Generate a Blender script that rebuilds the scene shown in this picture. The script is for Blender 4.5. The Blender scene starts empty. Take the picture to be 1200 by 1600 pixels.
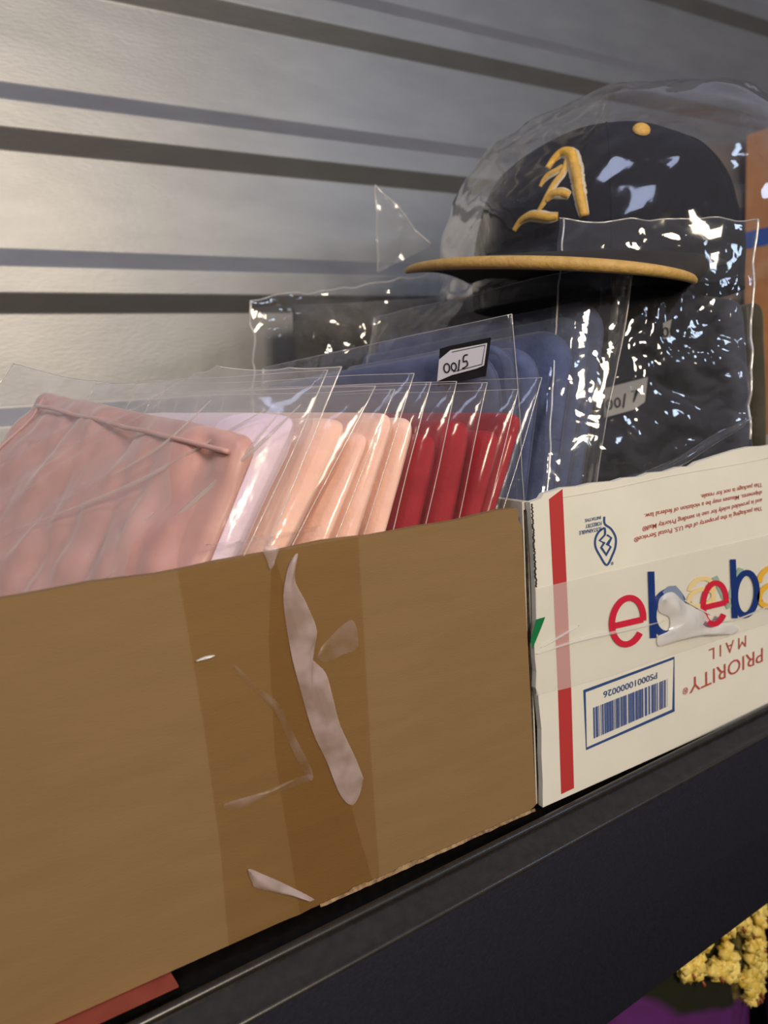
import bpy, math, random
import numpy as np
from mathutils import Vector, Matrix, noise
from mathutils.bvhtree import BVHTree

# ------------------------------------------------------------------ camera, world, lights
SC = bpy.context.scene
COL = SC.collection
F = 1200.0
CX = np.array([0.84772547, 0.13587535, -0.51273718])
CZ = np.array([-0.06125957, 0.98524555, 0.15980758])
CY = np.cross(CZ, CX)
R = np.array([CX, CY, CZ])                       # world <- camera
CAM = np.array([0.0, -0.2694014, 0.2145325])

cam_d = bpy.data.cameras.new('camera')
cam = bpy.data.objects.new('camera', cam_d)
COL.objects.link(cam)
m = Matrix.Identity(4)
for i in range(3):
    for j in range(3):
        m[i][j] = R[i][j]
    m[i][3] = CAM[i]
cam.matrix_world = m
cam_d.sensor_fit = 'VERTICAL'
cam_d.sensor_height = 32.0
cam_d.sensor_width = 24.0
cam_d.lens = 24.0
cam_d.clip_start = 0.01
cam_d.clip_end = 50
cam_d.dof.use_dof = True
cam_d.dof.focus_distance = 0.36
cam_d.dof.aperture_fstop = 9.0
SC.camera = cam

SC.view_settings.view_transform = 'Standard'
SC.view_settings.look = 'None'
SC.view_settings.gamma = 1.0
SC.view_settings.use_curve_mapping = False
SC.view_settings.exposure = 0.04
SC.cycles.transparent_max_bounces = 48
SC.cycles.max_bounces = 8
SC.cycles.sample_clamp_indirect = 6.0

world = bpy.data.worlds.new('room_ambience')
SC.world = world
world.use_nodes = True
wn = world.node_tree
wn.nodes.clear()
w_out = wn.nodes.new('ShaderNodeOutputWorld')
w_bg = wn.nodes.new('ShaderNodeBackground')
w_tc = wn.nodes.new('ShaderNodeTexCoord')
w_sep = wn.nodes.new('ShaderNodeSeparateXYZ')
w_map = wn.nodes.new('ShaderNodeMapRange')
w_ramp = wn.nodes.new('ShaderNodeValToRGB')
w_map.inputs['From Min'].default_value = -1
w_map.inputs['From Max'].default_value = 1
e = w_ramp.color_ramp.elements
e[0].position = 0.0; e[0].color = (0.012, 0.011, 0.010, 1)
e[1].position = 1.0; e[1].color = (0.26, 0.26, 0.34, 1)
k = w_ramp.color_ramp.elements.new(0.45); k.color = (0.02, 0.018, 0.016, 1)
k = w_ramp.color_ramp.elements.new(0.58); k.color = (0.17, 0.168, 0.185, 1)
wn.links.new(w_tc.outputs['Generated'], w_sep.inputs[0])
wn.links.new(w_sep.outputs['Z'], w_map.inputs['Value'])
wn.links.new(w_map.outputs[0], w_ramp.inputs[0])
wn.links.new(w_ramp.outputs[0], w_bg.inputs['Color'])
w_bg.inputs['Strength'].default_value = 1.0
wn.links.new(w_bg.outputs[0], w_out.inputs[0])


def area_light(name, loc, target, size, power, color, size_y=None):
    d = bpy.data.lights.new(name, 'AREA')
    d.shape = 'RECTANGLE'
    d.size = size
    d.size_y = size_y or size
    d.energy = power
    d.color = color
    o = bpy.data.objects.new(name, d)
    COL.objects.link(o)
    o.location = loc
    o.rotation_euler = (Vector(target) - Vector(loc)).to_track_quat('-Z', 'Y').to_euler()
    return o


area_light('warm_ceiling_lamp', (0.16, -1.20, 0.66), (0.2, 0.1, 0.15), 0.28, 14.0, (1.0, 0.85, 0.65))  # low lamp in front, set where the wall mirrors its warm glow
area_light('warm_bulb', (-0.75, -0.95, 0.85), (0.2, 0.1, 0.2), 0.10, 3.5, (1.0, 0.82, 0.58))  # small warm light added for crisp glints on the film
area_light('cool_window_light', (-0.55, -0.35, 1.5), (0.3, 0.1, 0.2), 0.40, 6.0, (0.62, 0.70, 1.0))
area_light('cool_screen_light', (0.95, -0.75, 0.75), (0.45, 0.1, 0.25), 0.16, 1.4, (0.60, 0.75, 1.0))  # unseen small cool light, added for bluish glints on the film


# ------------------------------------------------------------------ geometry helpers
def ray(x, y):
    return R @ np.array([x - 600.0, 800.0 - y, -F])


def at(x, y, Yp):
    r = ray(x, y)
    return CAM + r * ((Yp - CAM[1]) / r[1])


def on_plane(x, y, p0, n):
    r = ray(x, y)
    n = np.array(n, float)
    return CAM + r * (np.dot(np.array(p0) - CAM, n) / np.dot(r, n))


def unit(v):
    v = np.array(v, float)
    return v / np.linalg.norm(v)


def wloc(o):
    v = Vector((0, 0, 0))
    while o is not None:
        v += o.location
        o = o.parent
    return v


def mesh_obj(name, verts, faces, material, parent=None, smooth=True, kind=None, label=None, origin=None):
    me = bpy.data.meshes.new(name)
    base = wloc(parent) if parent else (Vector(origin) if origin is not None else Vector((0, 0, 0)))
    vs = [tuple(Vector([float(c) for c in v]) - base) for v in verts]
    me.from_pydata(vs, [], [tuple(f) for f in faces])
    me.validate()
    me.update()
    o = bpy.data.objects.new(name, me)
    COL.objects.link(o)
    if parent:
        o.parent = parent
    else:
        o.location = base
    mats = material if isinstance(material, (list, tuple)) else [material]
    for mm in mats:
        me.materials.append(mm)
    if smooth:
        me.polygons.foreach_set('use_smooth', [True] * len(me.polygons))
    if kind:
        o['kind'] = kind
    if label:
        o['label'] = label
    return o


def tag(o, label=None, cat=None, group=None, kind=None):
    if label: o['label'] = label
    if cat: o['category'] = cat
    if group: o['group'] = group
    if kind: o['kind'] = kind
    return o


def thing(name, loc, label, cat, group=None):
    o = bpy.data.objects.new(name, None)
    COL.objects.link(o)
    o.empty_display_size = 0.02
    o.location = [float(c) for c in loc]
    return tag(o, label, cat, group)


def box_mesh(lo, hi):
    x0, y0, z0 = lo
    x1, y1, z1 = hi
    v = [(x0, y0, z0), (x1, y0, z0), (x1, y1, z0), (x0, y1, z0), (x0, y0, z1), (x1, y0, z1), (x1, y1, z1), (x0, y1, z1)]
    f = [(0, 3, 2, 1), (4, 5, 6, 7), (0, 1, 5, 4), (1, 2, 6, 5), (2, 3, 7, 6), (3, 0, 4, 7)]
    return v, f


def bevel(o, w=0.001, seg=2):
    b = o.modifiers.new('bevel', 'BEVEL')
    b.width = w
    b.segments = seg
    b.limit_method = 'ANGLE'
    return o


def solid(o, t, offset=0):
    s = o.modifiers.new('thickness', 'SOLIDIFY')
    s.thickness = t
    s.offset = offset
    return o


def extrude_poly(pts, dvec):
    """flat polygon given as 3D points, thickened along dvec"""
    n = len(pts)
    d = np.array(dvec, float)
    v = [np.array(p, float) for p in pts] + [np.array(p, float) + d for p in pts]
    f = [tuple(range(n)), tuple(range(2 * n - 1, n - 1, -1))]
    for i in range(n):
        j = (i + 1) % n
        f.append((j, i, n + i, n + j))
    return v, f


def grid_mesh(fn, nu, nv, closed_u=False):
    v = []
    for j in range(nv + 1):
        for i in range(nu + (0 if closed_u else 1)):
            v.append(fn(i / nu, j / nv))
    w = nu if closed_u else nu + 1
    f = []
    for j in range(nv):
        for i in range(nu):
            a = j * w + i
            b = j * w + (i + 1) % w
            f.append((a, b, b + w, a + w))
    return v, f


def tube(points, r, sides=8, caps=True):
    pts = [Vector([float(c) for c in p]) for p in points]
    v, f = [], []
    up = Vector((0.123, 0.31, 0.94)).normalized()
    for i, p in enumerate(pts):
        t = (pts[min(i + 1, len(pts) - 1)] - pts[max(i - 1, 0)]).normalized()
        a = t.cross(up).normalized()
        b = t.cross(a).normalized()
        rr = r[i] if isinstance(r, (list, tuple)) else r
        for k_ in range(sides):
            an = 2 * math.pi * k_ / sides
            v.append(tuple(p + a * math.cos(an) * rr + b * math.sin(an) * rr))
    for i in range(len(pts) - 1):
        for k_ in range(sides):
            k2 = (k_ + 1) % sides
            f.append((i * sides + k_, i * sides + k2, (i + 1) * sides + k2, (i + 1) * sides + k_))
    if caps:
        f.append(tuple(range(sides))[::-1])
        f.append(tuple((len(pts) - 1) * sides + k_ for k_ in range(sides)))
    return v, f


def merge(*parts):
    V, Fc = [], []
    for v, f in parts:
        o = len(V)
        V += list(v)
        Fc += [tuple(i + o for i in ff) for ff in f]
    return V, Fc


def fbm(p, oct_=4):
    return noise.fractal(Vector(p), 1.0, 2.0, oct_)


def ridged(p, seed):
    """crease field: sharp folds where the noise changes sign"""
    q = Vector(p) + Vector((seed * 7.3, seed * 3.1, seed * 1.7))
    w = Vector((noise.noise(q * 0.7), noise.noise(q * 0.7 + Vector((9, 2, 5))), 0)) * 0.9
    a = abs(noise.noise(q + w))
    b = abs(noise.noise((q + w) * 2.3 + Vector((5, 1, 8))))
    c = abs(noise.noise((q + w) * 4.9 + Vector((1, 7, 3))))
    return a + 0.45 * b + 0.22 * c


# ------------------------------------------------------------------ materials
def new_mat(name):
    mt = bpy.data.materials.new(name)
    mt.use_nodes = True
    nt = mt.node_tree
    nt.nodes.clear()
    out = nt.nodes.new('ShaderNodeOutputMaterial')
    return mt, nt, out


def N(nt, t, **kw):
    n = nt.nodes.new(t)
    for k_, v in kw.items():
        n.inputs[k_.replace('_', ' ')].default_value = v
    return n


def rgba(c):
    return (c[0], c[1], c[2], 1.0)


def surface_mat(name, color, rough=0.6, color2=None, scale=60.0, stretch=(1, 1, 1), metallic=0.0, bump=0.0,
                bump_scale=300.0, sheen=0.0, coat=0.0, spec=0.5, contrast=(0.35, 0.65), bump_dist=0.001, detail=6.0):
    mt, nt, out = new_mat(name)
    bs = nt.nodes.new('ShaderNodeBsdfPrincipled')
    bs.inputs['Roughness'].default_value = rough
    bs.inputs['Metallic'].default_value = metallic
    bs.inputs['Specular IOR Level'].default_value = spec
    if sheen:
        bs.inputs['Sheen Weight'].default_value = sheen
        bs.inputs['Sheen Roughness'].default_value = 0.4
    if coat:
        bs.inputs['Coat Weight'].default_value = coat
        bs.inputs['Coat Roughness'].default_value = 0.12
    tc = nt.nodes.new('ShaderNodeTexCoord')
    mp = nt.nodes.new('ShaderNodeMapping')
    mp.inputs['Scale'].default_value = stretch
    nt.links.new(tc.outputs['Object'], mp.inputs[0])
    ns = N(nt, 'ShaderNodeTexNoise', Scale=scale, Detail=detail, Roughness=0.6)
    nt.links.new(mp.outputs[0], ns.inputs['Vector'])
    rp = nt.nodes.new('ShaderNodeValToRGB')
    rp.color_ramp.elements[0].position = contrast[0]
    rp.color_ramp.elements[1].position = contrast[1]
    rp.color_ramp.elements[0].color = rgba(color)
    rp.color_ramp.elements[1].color = rgba(color2 or color)
    nt.links.new(ns.outputs[0], rp.inputs[0])
    nt.links.new(rp.outputs[0], bs.inputs['Base Color'])
    if bump:
        n2 = N(nt, 'ShaderNodeTexNoise', Scale=bump_scale, Detail=4.0)
        nt.links.new(mp.outputs[0], n2.inputs['Vector'])
        bp = nt.nodes.new('ShaderNodeBump')
        bp.inputs['Strength'].default_value = bump
        bp.inputs['Distance'].default_value = bump_dist
        nt.links.new(n2.outputs[0], bp.inputs['Height'])
        nt.links.new(bp.outputs[0], bs.inputs['Normal'])
    nt.links.new(bs.outputs[0], out.inputs[0])
    return mt


def film_mat(name, haze=0.05, haze_color=(0.85, 0.85, 0.88), gloss=1.0, rough=0.07, bump=0.5, bump_scale=45.0,
             tint=(0.985, 0.985, 0.98), base=0.012, bump_dist=0.004, stretch=(1, 1, 1), transl=0.4, haze_var=0.0, edge=None):
    """thin clear plastic: see-through with a glossy skin and a little milky scatter"""
    mt, nt, out = new_mat(name)
    tr = nt.nodes.new('ShaderNodeBsdfTransparent')
    tr.inputs[0].default_value = rgba(tint)
    gl = nt.nodes.new('ShaderNodeBsdfGlossy')
    gl.inputs['Roughness'].default_value = rough
    gl.inputs['Color'].default_value = (1, 1, 1, 1)
    df = nt.nodes.new('ShaderNodeBsdfDiffuse')
    df.inputs[0].default_value = rgba(haze_color)
    tl = nt.nodes.new('ShaderNodeBsdfTranslucent')
    tl.inputs[0].default_value = rgba(haze_color)
    mdt = nt.nodes.new('ShaderNodeMixShader')
    mdt.inputs[0].default_value = transl
    nt.links.new(df.outputs[0], mdt.inputs[1])
    nt.links.new(tl.outputs[0], mdt.inputs[2])
    tc = nt.nodes.new('ShaderNodeTexCoord')
    mp = nt.nodes.new('ShaderNodeMapping')
    mp.inputs['Scale'].default_value = stretch
    nt.links.new(tc.outputs['Object'], mp.inputs[0])
    n1 = N(nt, 'ShaderNodeTexNoise', Scale=bump_scale, Detail=3.0, Roughness=0.5, Distortion=0.8)
    nt.links.new(mp.outputs[0], n1.inputs['Vector'])
    bp = nt.nodes.new('ShaderNodeBump')
    bp.inputs['Strength'].default_value = bump
    bp.inputs['Distance'].default_value = bump_dist
    nt.links.new(n1.outputs[0], bp.inputs['Height'])
    nt.links.new(bp.outputs[0], gl.inputs['Normal'])
    geo = nt.nodes.new('ShaderNodeNewGeometry')
    dt = nt.nodes.new('ShaderNodeVectorMath')
    dt.operation = 'DOT_PRODUCT'
    nt.links.new(geo.outputs['Incoming'], dt.inputs[0])
    nt.links.new(bp.outputs[0], dt.inputs[1])

    def mth(op, src, val=None, swap=False):
        q_ = nt.nodes.new('ShaderNodeMath')
        q_.operation = op
        nt.links.new(src, q_.inputs[1 if swap else 0])
        if val is not None:
            q_.inputs[0 if swap else 1].default_value = val
        return q_.outputs[0]
    ab = mth('ABSOLUTE', dt.outputs['Value'])
    pw = mth('POWER', mth('SUBTRACT', ab, 1.0, swap=True), 4.0)
    ml = nt.nodes.new('ShaderNodeMath')
    ml.operation = 'MULTIPLY_ADD'
    ml.use_clamp = True
    ml.inputs[1].default_value = 0.55 * gloss if edge is None else edge
    ml.inputs[2].default_value = base + 0.03 * gloss
    nt.links.new(pw, ml.inputs[0])
    hz = nt.nodes.new('ShaderNodeMixShader')
    hz.inputs[0].default_value = haze
    if haze_var:
        nv_ = N(nt, 'ShaderNodeTexNoise', Scale=75.0, Detail=2.0)
        nt.links.new(tc.outputs['Object'], nv_.inputs['Vector'])
        mr_ = nt.nodes.new('ShaderNodeMapRange')
        mr_.inputs['From Min'].default_value = 0.36
        mr_.inputs['From Max'].default_value = 0.62
        mr_.inputs['To Min'].default_value = haze * (1 - haze_var)
        mr_.inputs['To Max'].default_value = haze * 1.15
        nt.links.new(nv_.outputs[0], mr_.inputs['Value'])
        nt.links.new(mr_.outputs[0], hz.inputs[0])
    nt.links.new(tr.outputs[0], hz.inputs[1])
    nt.links.new(mdt.outputs[0], hz.inputs[2])
    mx = nt.nodes.new('ShaderNodeMixShader')
    nt.links.new(ml.outputs[0], mx.inputs[0])
    nt.links.new(hz.outputs[0], mx.inputs[1])
    nt.links.new(gl.outputs[0], mx.inputs[2])
    nt.links.new(mx.outputs[0], out.inputs[0])
    return mt


M = {}
M['card'] = surface_mat('kraft_cardboard', (0.205, 0.126, 0.054), 0.72, (0.222, 0.137, 0.059), 26, (1, 1, 5), bump=0.25,
                        bump_scale=420, spec=0.25, bump_dist=0.0004)
M['card_edge'] = surface_mat('corrugated_cut_edge', (0.12, 0.07, 0.03), 0.9, (0.33, 0.22, 0.11), 300, (1, 1, 1), bump=0.8, bump_scale=500)
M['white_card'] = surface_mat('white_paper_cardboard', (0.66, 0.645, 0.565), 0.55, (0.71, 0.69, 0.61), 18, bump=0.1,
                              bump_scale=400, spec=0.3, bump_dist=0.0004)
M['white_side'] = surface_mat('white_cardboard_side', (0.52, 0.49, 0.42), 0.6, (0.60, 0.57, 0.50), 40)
M['dark_gap'] = surface_mat('torn_flute_edge', (0.008, 0.007, 0.006), 0.9, (0.05, 0.04, 0.03), 400)
M['red_ink'] = surface_mat('red_ink', (0.42, 0.035, 0.035), 0.5)
M['red_print'] = surface_mat('red_letter_ink', (0.40, 0.075, 0.06), 0.5)
M['blue_ink'] = surface_mat('blue_ink', (0.025, 0.065, 0.20), 0.5)
M['bar_ink'] = surface_mat('barcode_ink', (0.05, 0.09, 0.26), 0.5)
M['tape_red'] = surface_mat('tape_red_ink', (0.55, 0.02, 0.05), 0.35)
M['tape_blue'] = surface_mat('tape_blue_ink', (0.012, 0.035, 0.17), 0.35)
M['tape_yellow'] = surface_mat('tape_yellow_ink', (0.72, 0.42, 0.05), 0.35)
M['tape_green'] = surface_mat('tape_green_ink', (0.01, 0.16, 0.05), 0.35)
M['faded_yellow'] = surface_mat('tape_yellow_ink_under_film', (0.72, 0.56, 0.27), 0.4)
M['faded_green'] = surface_mat('tape_green_ink_under_film', (0.28, 0.40, 0.32), 0.4)
M['faded_blue'] = surface_mat('tape_blue_ink_under_film', (0.20, 0.25, 0.36), 0.4)
M['beam'] = surface_mat('dark_navy_powder_coat', (0.014, 0.015, 0.024), 0.42, (0.020, 0.020, 0.032), 500, bump=0.12,
                        bump_scale=900, spec=0.45, bump_dist=0.0004)
M['lip'] = surface_mat('black_glossy_shelf_lip', (0.012, 0.010, 0.009), 0.30, (0.02, 0.017, 0.014), 200, bump=0.1,
                       bump_scale=700, bump_dist=0.0003)
M['deck'] = surface_mat('black_shelf_deck', (0.006, 0.006, 0.007), 0.6)
M['wall'] = surface_mat('galvanised_steel', (0.30, 0.30, 0.305), 0.50, (0.355, 0.355, 0.355), 14, (1, 1, 3), metallic=0.85, bump=0.22,
                        bump_scale=160, bump_dist=0.0006, contrast=(0.3, 0.7))
M['dusty'] = surface_mat('dusty_pink_satin', (0.48, 0.25, 0.22), 0.42, (0.58, 0.32, 0.275), 30, sheen=0.4, bump=0.15, bump_scale=60, bump_dist=0.003)
M['pale'] = surface_mat('pale_pink_plush', (0.82, 0.49, 0.39), 0.8, (0.88, 0.57, 0.48), 60, sheen=0.5, bump=0.35, bump_scale=260)
M['lilac'] = surface_mat('pale_lilac_pink_plush', (0.68, 0.53, 0.64), 0.8, (0.78, 0.62, 0.69), 45, sheen=0.5, bump=0.35, bump_scale=260)  # pale pink cloth, cool light painted into its base as lilac
M['red'] = surface_mat('deep_red_plush', (0.25, 0.001, 0.008), 0.8, (0.32, 0.003, 0.014), 60, sheen=0.05, bump=0.35, bump_scale=260)
M['blue'] = surface_mat('slate_blue_fleece', (0.045, 0.062, 0.14), 0.85, (0.07, 0.092, 0.19), 70, sheen=0.2, bump=0.4, bump_scale=300)
M['navy'] = surface_mat('dark_navy_cloth', (0.018, 0.022, 0.038), 0.8, (0.035, 0.038, 0.06), 50, sheen=0.2, bump=0.4, bump_scale=240)
M['olive'] = surface_mat('dark_olive_cloth', (0.035, 0.032, 0.018), 0.85, (0.06, 0.054, 0.032), 50, sheen=0.2, bump=0.4, bump_scale=240)
M['charcoal'] = surface_mat('charcoal_cloth', (0.035, 0.032, 0.030), 0.8, (0.15, 0.145, 0.13), 16, sheen=0.2, bump=0.4, bump_scale=240)
M['cap'] = surface_mat('black_twill', (0.005, 0.005, 0.008), 0.85, (0.009, 0.009, 0.013), 300, spec=0.2, bump=0.4, bump_scale=900, bump_dist=0.0005)
M['brim'] = surface_mat('dark_brown_black_twill', (0.014, 0.010, 0.008), 0.8, (0.02, 0.015, 0.012), 200)
M['gold'] = surface_mat('gold_embroidery', (0.62, 0.34, 0.04), 0.5, (0.72, 0.44, 0.08), 260, bump=0.5, bump_scale=700)
M['gold_dark'] = surface_mat('golden_yellow_binding', (0.43, 0.26, 0.07), 0.6, (0.52, 0.33, 0.10), 200, bump=0.4, bump_scale=500)
M['cream'] = surface_mat('cream_thread', (0.60, 0.54, 0.42), 0.6)
M['paper'] = surface_mat('white_label_paper', (0.72, 0.73, 0.78), 0.5)
M['black_ink'] = surface_mat('black_ink', (0.006, 0.006, 0.008), 0.5)
M['orange'] = surface_mat('orange_brown_card', (0.50, 0.21, 0.07), 0.6, (0.58, 0.27, 0.10), 30)
M['blue_tape'] = surface_mat('bright_blue_tape', (0.01, 0.08, 0.42), 0.4)
M['red_paper'] = surface_mat('brick_red_paper', (0.20, 0.035, 0.02), 0.6, (0.25, 0.05, 0.03), 60)
M['popcorn'] = surface_mat('yellow_popcorn', (0.62, 0.42, 0.05), 0.5, (0.86, 0.70, 0.22), 70, bump=0.5, bump_scale=200)
M['kernel'] = surface_mat('brown_kernel_skin', (0.25, 0.07, 0.02), 0.5)
def snack_mat():
    mt, nt, out = new_mat('black_and_purple_snack_film')
    bs = nt.nodes.new('ShaderNodeBsdfPrincipled')
    bs.inputs['Roughness'].default_value = 0.28
    tc = nt.nodes.new('ShaderNodeTexCoord')
    sp = nt.nodes.new('ShaderNodeSeparateXYZ')
    nt.links.new(tc.outputs['Object'], sp.inputs[0])
    a = nt.nodes.new('ShaderNodeMath'); a.operation = 'MULTIPLY_ADD'; a.inputs[1].default_value = 0.45
    nt.links.new(sp.outputs['X'], a.inputs[0]); nt.links.new(sp.outputs['Z'], a.inputs[2])
    nz = N(nt, 'ShaderNodeTexNoise', Scale=14.0, Detail=2.0)
    nt.links.new(tc.outputs['Object'], nz.inputs['Vector'])
    b = nt.nodes.new('ShaderNodeMath'); b.operation = 'MULTIPLY_ADD'; b.inputs[1].default_value = 0.05
    nt.links.new(nz.outputs[0], b.inputs[0]); nt.links.new(a.outputs[0], b.inputs[2])
    rp = nt.nodes.new('ShaderNodeMapRange')
    rp.inputs['From Min'].default_value = 0.155
    rp.inputs['From Max'].default_value = 0.162
    nt.links.new(b.outputs[0], rp.inputs['Value'])
    mx = nt.nodes.new('ShaderNodeMix'); mx.data_type = 'RGBA'
    nt.links.new(rp.outputs[0], mx.inputs[0])
    mx.inputs[6].default_value = (0.10, 0.022, 0.13, 1)
    mx.inputs[7].default_value = (0.018, 0.019, 0.010, 1)
    nt.links.new(mx.outputs[2], bs.inputs['Base Color'])
    nt.links.new(bs.outputs[0], out.inputs[0])
    return mt


M['snack'] = snack_mat()
M['snack_black'] = surface_mat('black_snack_film', (0.010, 0.012, 0.006), 0.3, (0.03, 0.028, 0.012), 20, coat=0.5)
M['snack_purple'] = surface_mat('purple_snack_film', (0.09, 0.02, 0.12), 0.3, (0.13, 0.035, 0.17), 30, coat=0.5)

M['film'] = film_mat('clear_polybag_film', haze=0.014, bump=0.25, bump_scale=28, rough=0.12, gloss=0.42)
M['film_haze'] = film_mat('milky_polybag_film', haze=0.17, haze_color=(0.82, 0.80, 0.80), bump=0.5, bump_scale=20, rough=0.13)
M['film_crinkle'] = film_mat('crinkled_clear_film', haze=0.028, haze_color=(0.7, 0.68, 0.70), bump=0.45, bump_scale=30, rough=0.07, gloss=1.6, bump_dist=0.004)
M['film_dome'] = film_mat('clear_dome_film', haze=0.012, haze_color=(0.72, 0.72, 0.84), bump=0.5, bump_scale=16, rough=0.09, gloss=0.8, edge=1.3)
M['seam'] = film_mat('heat_sealed_seam', haze=0.55, haze_color=(0.9, 0.88, 0.85), rough=0.15, bump=0.2, gloss=1.5, base=0.1)
M['tape'] = film_mat('clear_packing_tape', haze=0.0, tint=(0.95, 0.91, 0.84), rough=0.22, bump=0.25, bump_scale=30, gloss=0.8, base=0.0, transl=0.0)
M['tape_white'] = film_mat('milky_printed_tape', haze=0.30, haze_color=(0.85, 0.83, 0.78), rough=0.25, bump=0.15, bump_scale=30, gloss=0.6, base=0.0, transl=0.0)
M['bubble'] = film_mat('lifted_tape_film', haze=0.46, haze_color=(0.66, 0.53, 0.53), haze_var=0.45, rough=0.22, bump=0.3, bump_scale=40, gloss=1.2, base=0.03, transl=0.0)  # mauve haze paints the cool reflection on the lifted tape
M['bubble_soft'] = film_mat('faint_lifted_tape_film', haze=0.14, haze_color=(0.62, 0.50, 0.50), haze_var=1.0, rough=0.3, bump=0.3, bump_scale=40, gloss=0.6, base=0.0, transl=0.0)  # fainter version of the painted cool reflection
M['bubble_white'] = film_mat('white_wrinkled_tape_film', haze=0.72, haze_color=(0.74, 0.73, 0.72), rough=0.18, bump=0.4, bump_scale=45, gloss=1.4, base=0.05, transl=0.0)  # real white film; its white also paints the small tape glint

# ------------------------------------------------------------------ the setting: ribbed steel wall, rack
WY = 0.40
RIB = 0.009


def zrow(y, Yp):
    return at(0, y, Yp)[2]


rib = [zrow(388, WY), zrow(415, WY - RIB), zrow(457, WY - RIB), zrow(490, WY)]
period = (zrow(130, WY) - zrow(640, WY)) / 2
prof = []
zmin, zmax = -0.62, 1.15
kk = [k_ for k_ in range(12, -12, -1)]
pts = []
for k_ in kk:
    for z_, y_ in zip(rib, (WY, WY - RIB, WY - RIB, WY)):
        pts.append((y_, z_ + k_ * period))
pts = [p for p in pts if zmin <= p[1] <= zmax]
pts = [(WY, zmax)] + pts + [(WY, zmin)]
# soften each fold by splitting corners
prof = [pts[0]]
for i in range(1, len(pts) - 1):
    a, b, c = map(np.array, (pts[i - 1], pts[i], pts[i + 1]))
    r_ = 0.0012
    p0 = b + unit(a - b) * r_
    p1 = b + unit(c - b) * r_
    for t_ in (0, 0.25, 0.5, 0.75, 1):
        prof.append(tuple((1 - t_) ** 2 * p0 + 2 * t_ * (1 - t_) * b + t_ ** 2 * p1))
prof.append(pts[-1])
V, Fc = [], []
for (y_, z_) in prof:
    V += [(-1.2, y_, z_), (3.4, y_, z_)]
for i in range(len(prof) - 1):
    Fc.append((2 * i, 2 * i + 1, 2 * i + 3, 2 * i + 2))
n0 = len(V)
V += [(-1.2, WY + 0.02, zmax), (3.4, WY + 0.02, zmax), (-1.2, WY + 0.02, zmin), (3.4, WY + 0.02, zmin)]
Fc += [(0, n0, n0 + 1, 1), (n0, n0 + 2, n0 + 3, n0 + 1), (2 * len(prof) - 2, 2 * len(prof) - 1, n0 + 3, n0 + 2)]
o = mesh_obj('wall_back', V, Fc, M['wall'], smooth=False)
tag(o, 'ribbed grey metal wall behind the boxes', kind='structure')
del o['label']
V, Fc = box_mesh((-1.2, -1.6, -0.66), (3.4, WY + 0.02, -0.62))
o = mesh_obj('floor', V, Fc, M['deck'], smooth=False)
o['kind'] = 'structure'

# steel rack: deck, front beam with rolled lip, lower deck
rack = thing('storage_rack', (0.2, 0.18, -0.62), 'black metal shelving rack with a deep navy front beam under both boxes', 'shelving rack')
V, Fc = box_mesh((-0.9, 0.008, -0.012), (1.7, 0.392, 0.0))
mesh_obj('shelf_deck', V, Fc, M['deck'], rack, smooth=False)
V, Fc = box_mesh((-0.9, 0.015, -0.372), (1.7, 0.39, -0.36))
mesh_obj('lower_shelf_deck', V, Fc, M['deck'], rack, smooth=False)


def line_ext(a, b, x0, x1):
    a, b = np.array(a), np.array(b)
    return a + (b - a) * ((x0 - a[0]) / (b[0] - a[0])), a + (b - a) * ((x1 - a[0]) / (b[0] - a[0]))


bead = line_ext(at(200, 1600, -0.0115), at(1200, 1102, -0.0045), -0.9, 1.7)
top = line_ext(at(373, 1600, -0.024), at(1200, 1147, -0.016), -0.9, 1.7)
bot = line_ext(at(955, 1600, -0.024), at(1200, 1415, -0.016), -0.9, 1.7)


def loft(sections):
    v = []
    for a, b in sections:
        v += [a, b]
    f = [(2 * i, 2 * i + 1, 2 * i + 3, 2 * i + 2) for i in range(len(sections) - 1)]
    return v, f


def off(sec, dy, dz):
    return tuple(p + np.array([0, dy, dz]) for p in sec)


cl = (np.array([-0.9, 0.010, -0.0005]), np.array([1.7, 0.010, -0.0005]))
secs = [cl]
for an in np.linspace(math.radians(60), math.radians(240), 10):
    secs.append(off(bead, 0.0022 * math.cos(an), -0.0022 + 0.0022 * math.sin(an)))
o = mesh_obj('shelf_lip', *loft(secs), M['lip'], rack)
secs = [off(bead, -0.0010, -0.0040), off(top, 0.004, 0.0012)]
for an in np.linspace(math.radians(95), math.radians(180), 6):
    secs.append(off(top, 0.0022 + 0.0022 * math.cos(an), -0.0022 + 0.0022 * math.sin(an)))
mesh_obj('beam_top', *loft(secs), M['lip'], rack)
secs = [off(top, 0.0, -0.0022), off(bot, 0.0, 0.002), off(bot, 0.002, 0.0), off(bot, 0.03, 0.0)]
mesh_obj('front_beam', *loft(secs), M['beam'], rack)
for sx in (-0.86, 1.62):
    V, Fc = box_mesh((sx, 0.02, -0.62), (sx + 0.04, 0.38, 0.55))
    bevel(mesh_obj('upright', V, Fc, M['beam'], rack, smooth=False), 0.002)

# red paper lying on the deck under the cardboard box
V, Fc = extrude_poly([(-0.16, -0.0085, 0.0002), (0.0575, -0.0075, 0.0002), (0.0545, 0.05, 0.0002), (-0.16, 0.05, 0.0002)], (0, 0, 0.0008))
o = mesh_obj('paper_sheet', V, Fc, M['red_paper'], smooth=False, origin=(-0.05, 0.02, 0))
tag(o, 'brick red paper strip poking out under the brown cardboard box', 'paper')

# ------------------------------------------------------------------ brown cardboard box
FLOOR = 0.0012
cb = thing('cardboard_box', (0.05, 0.14, FLOOR), 'open brown cardboard box with clear tape on its front, holding pink and red clothes', 'box')
L0 = -0.20


def wobble(x):
    return 0.0007 * math.sin(x * 61) + 0.0005 * math.sin(x * 143 + 1)


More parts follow.
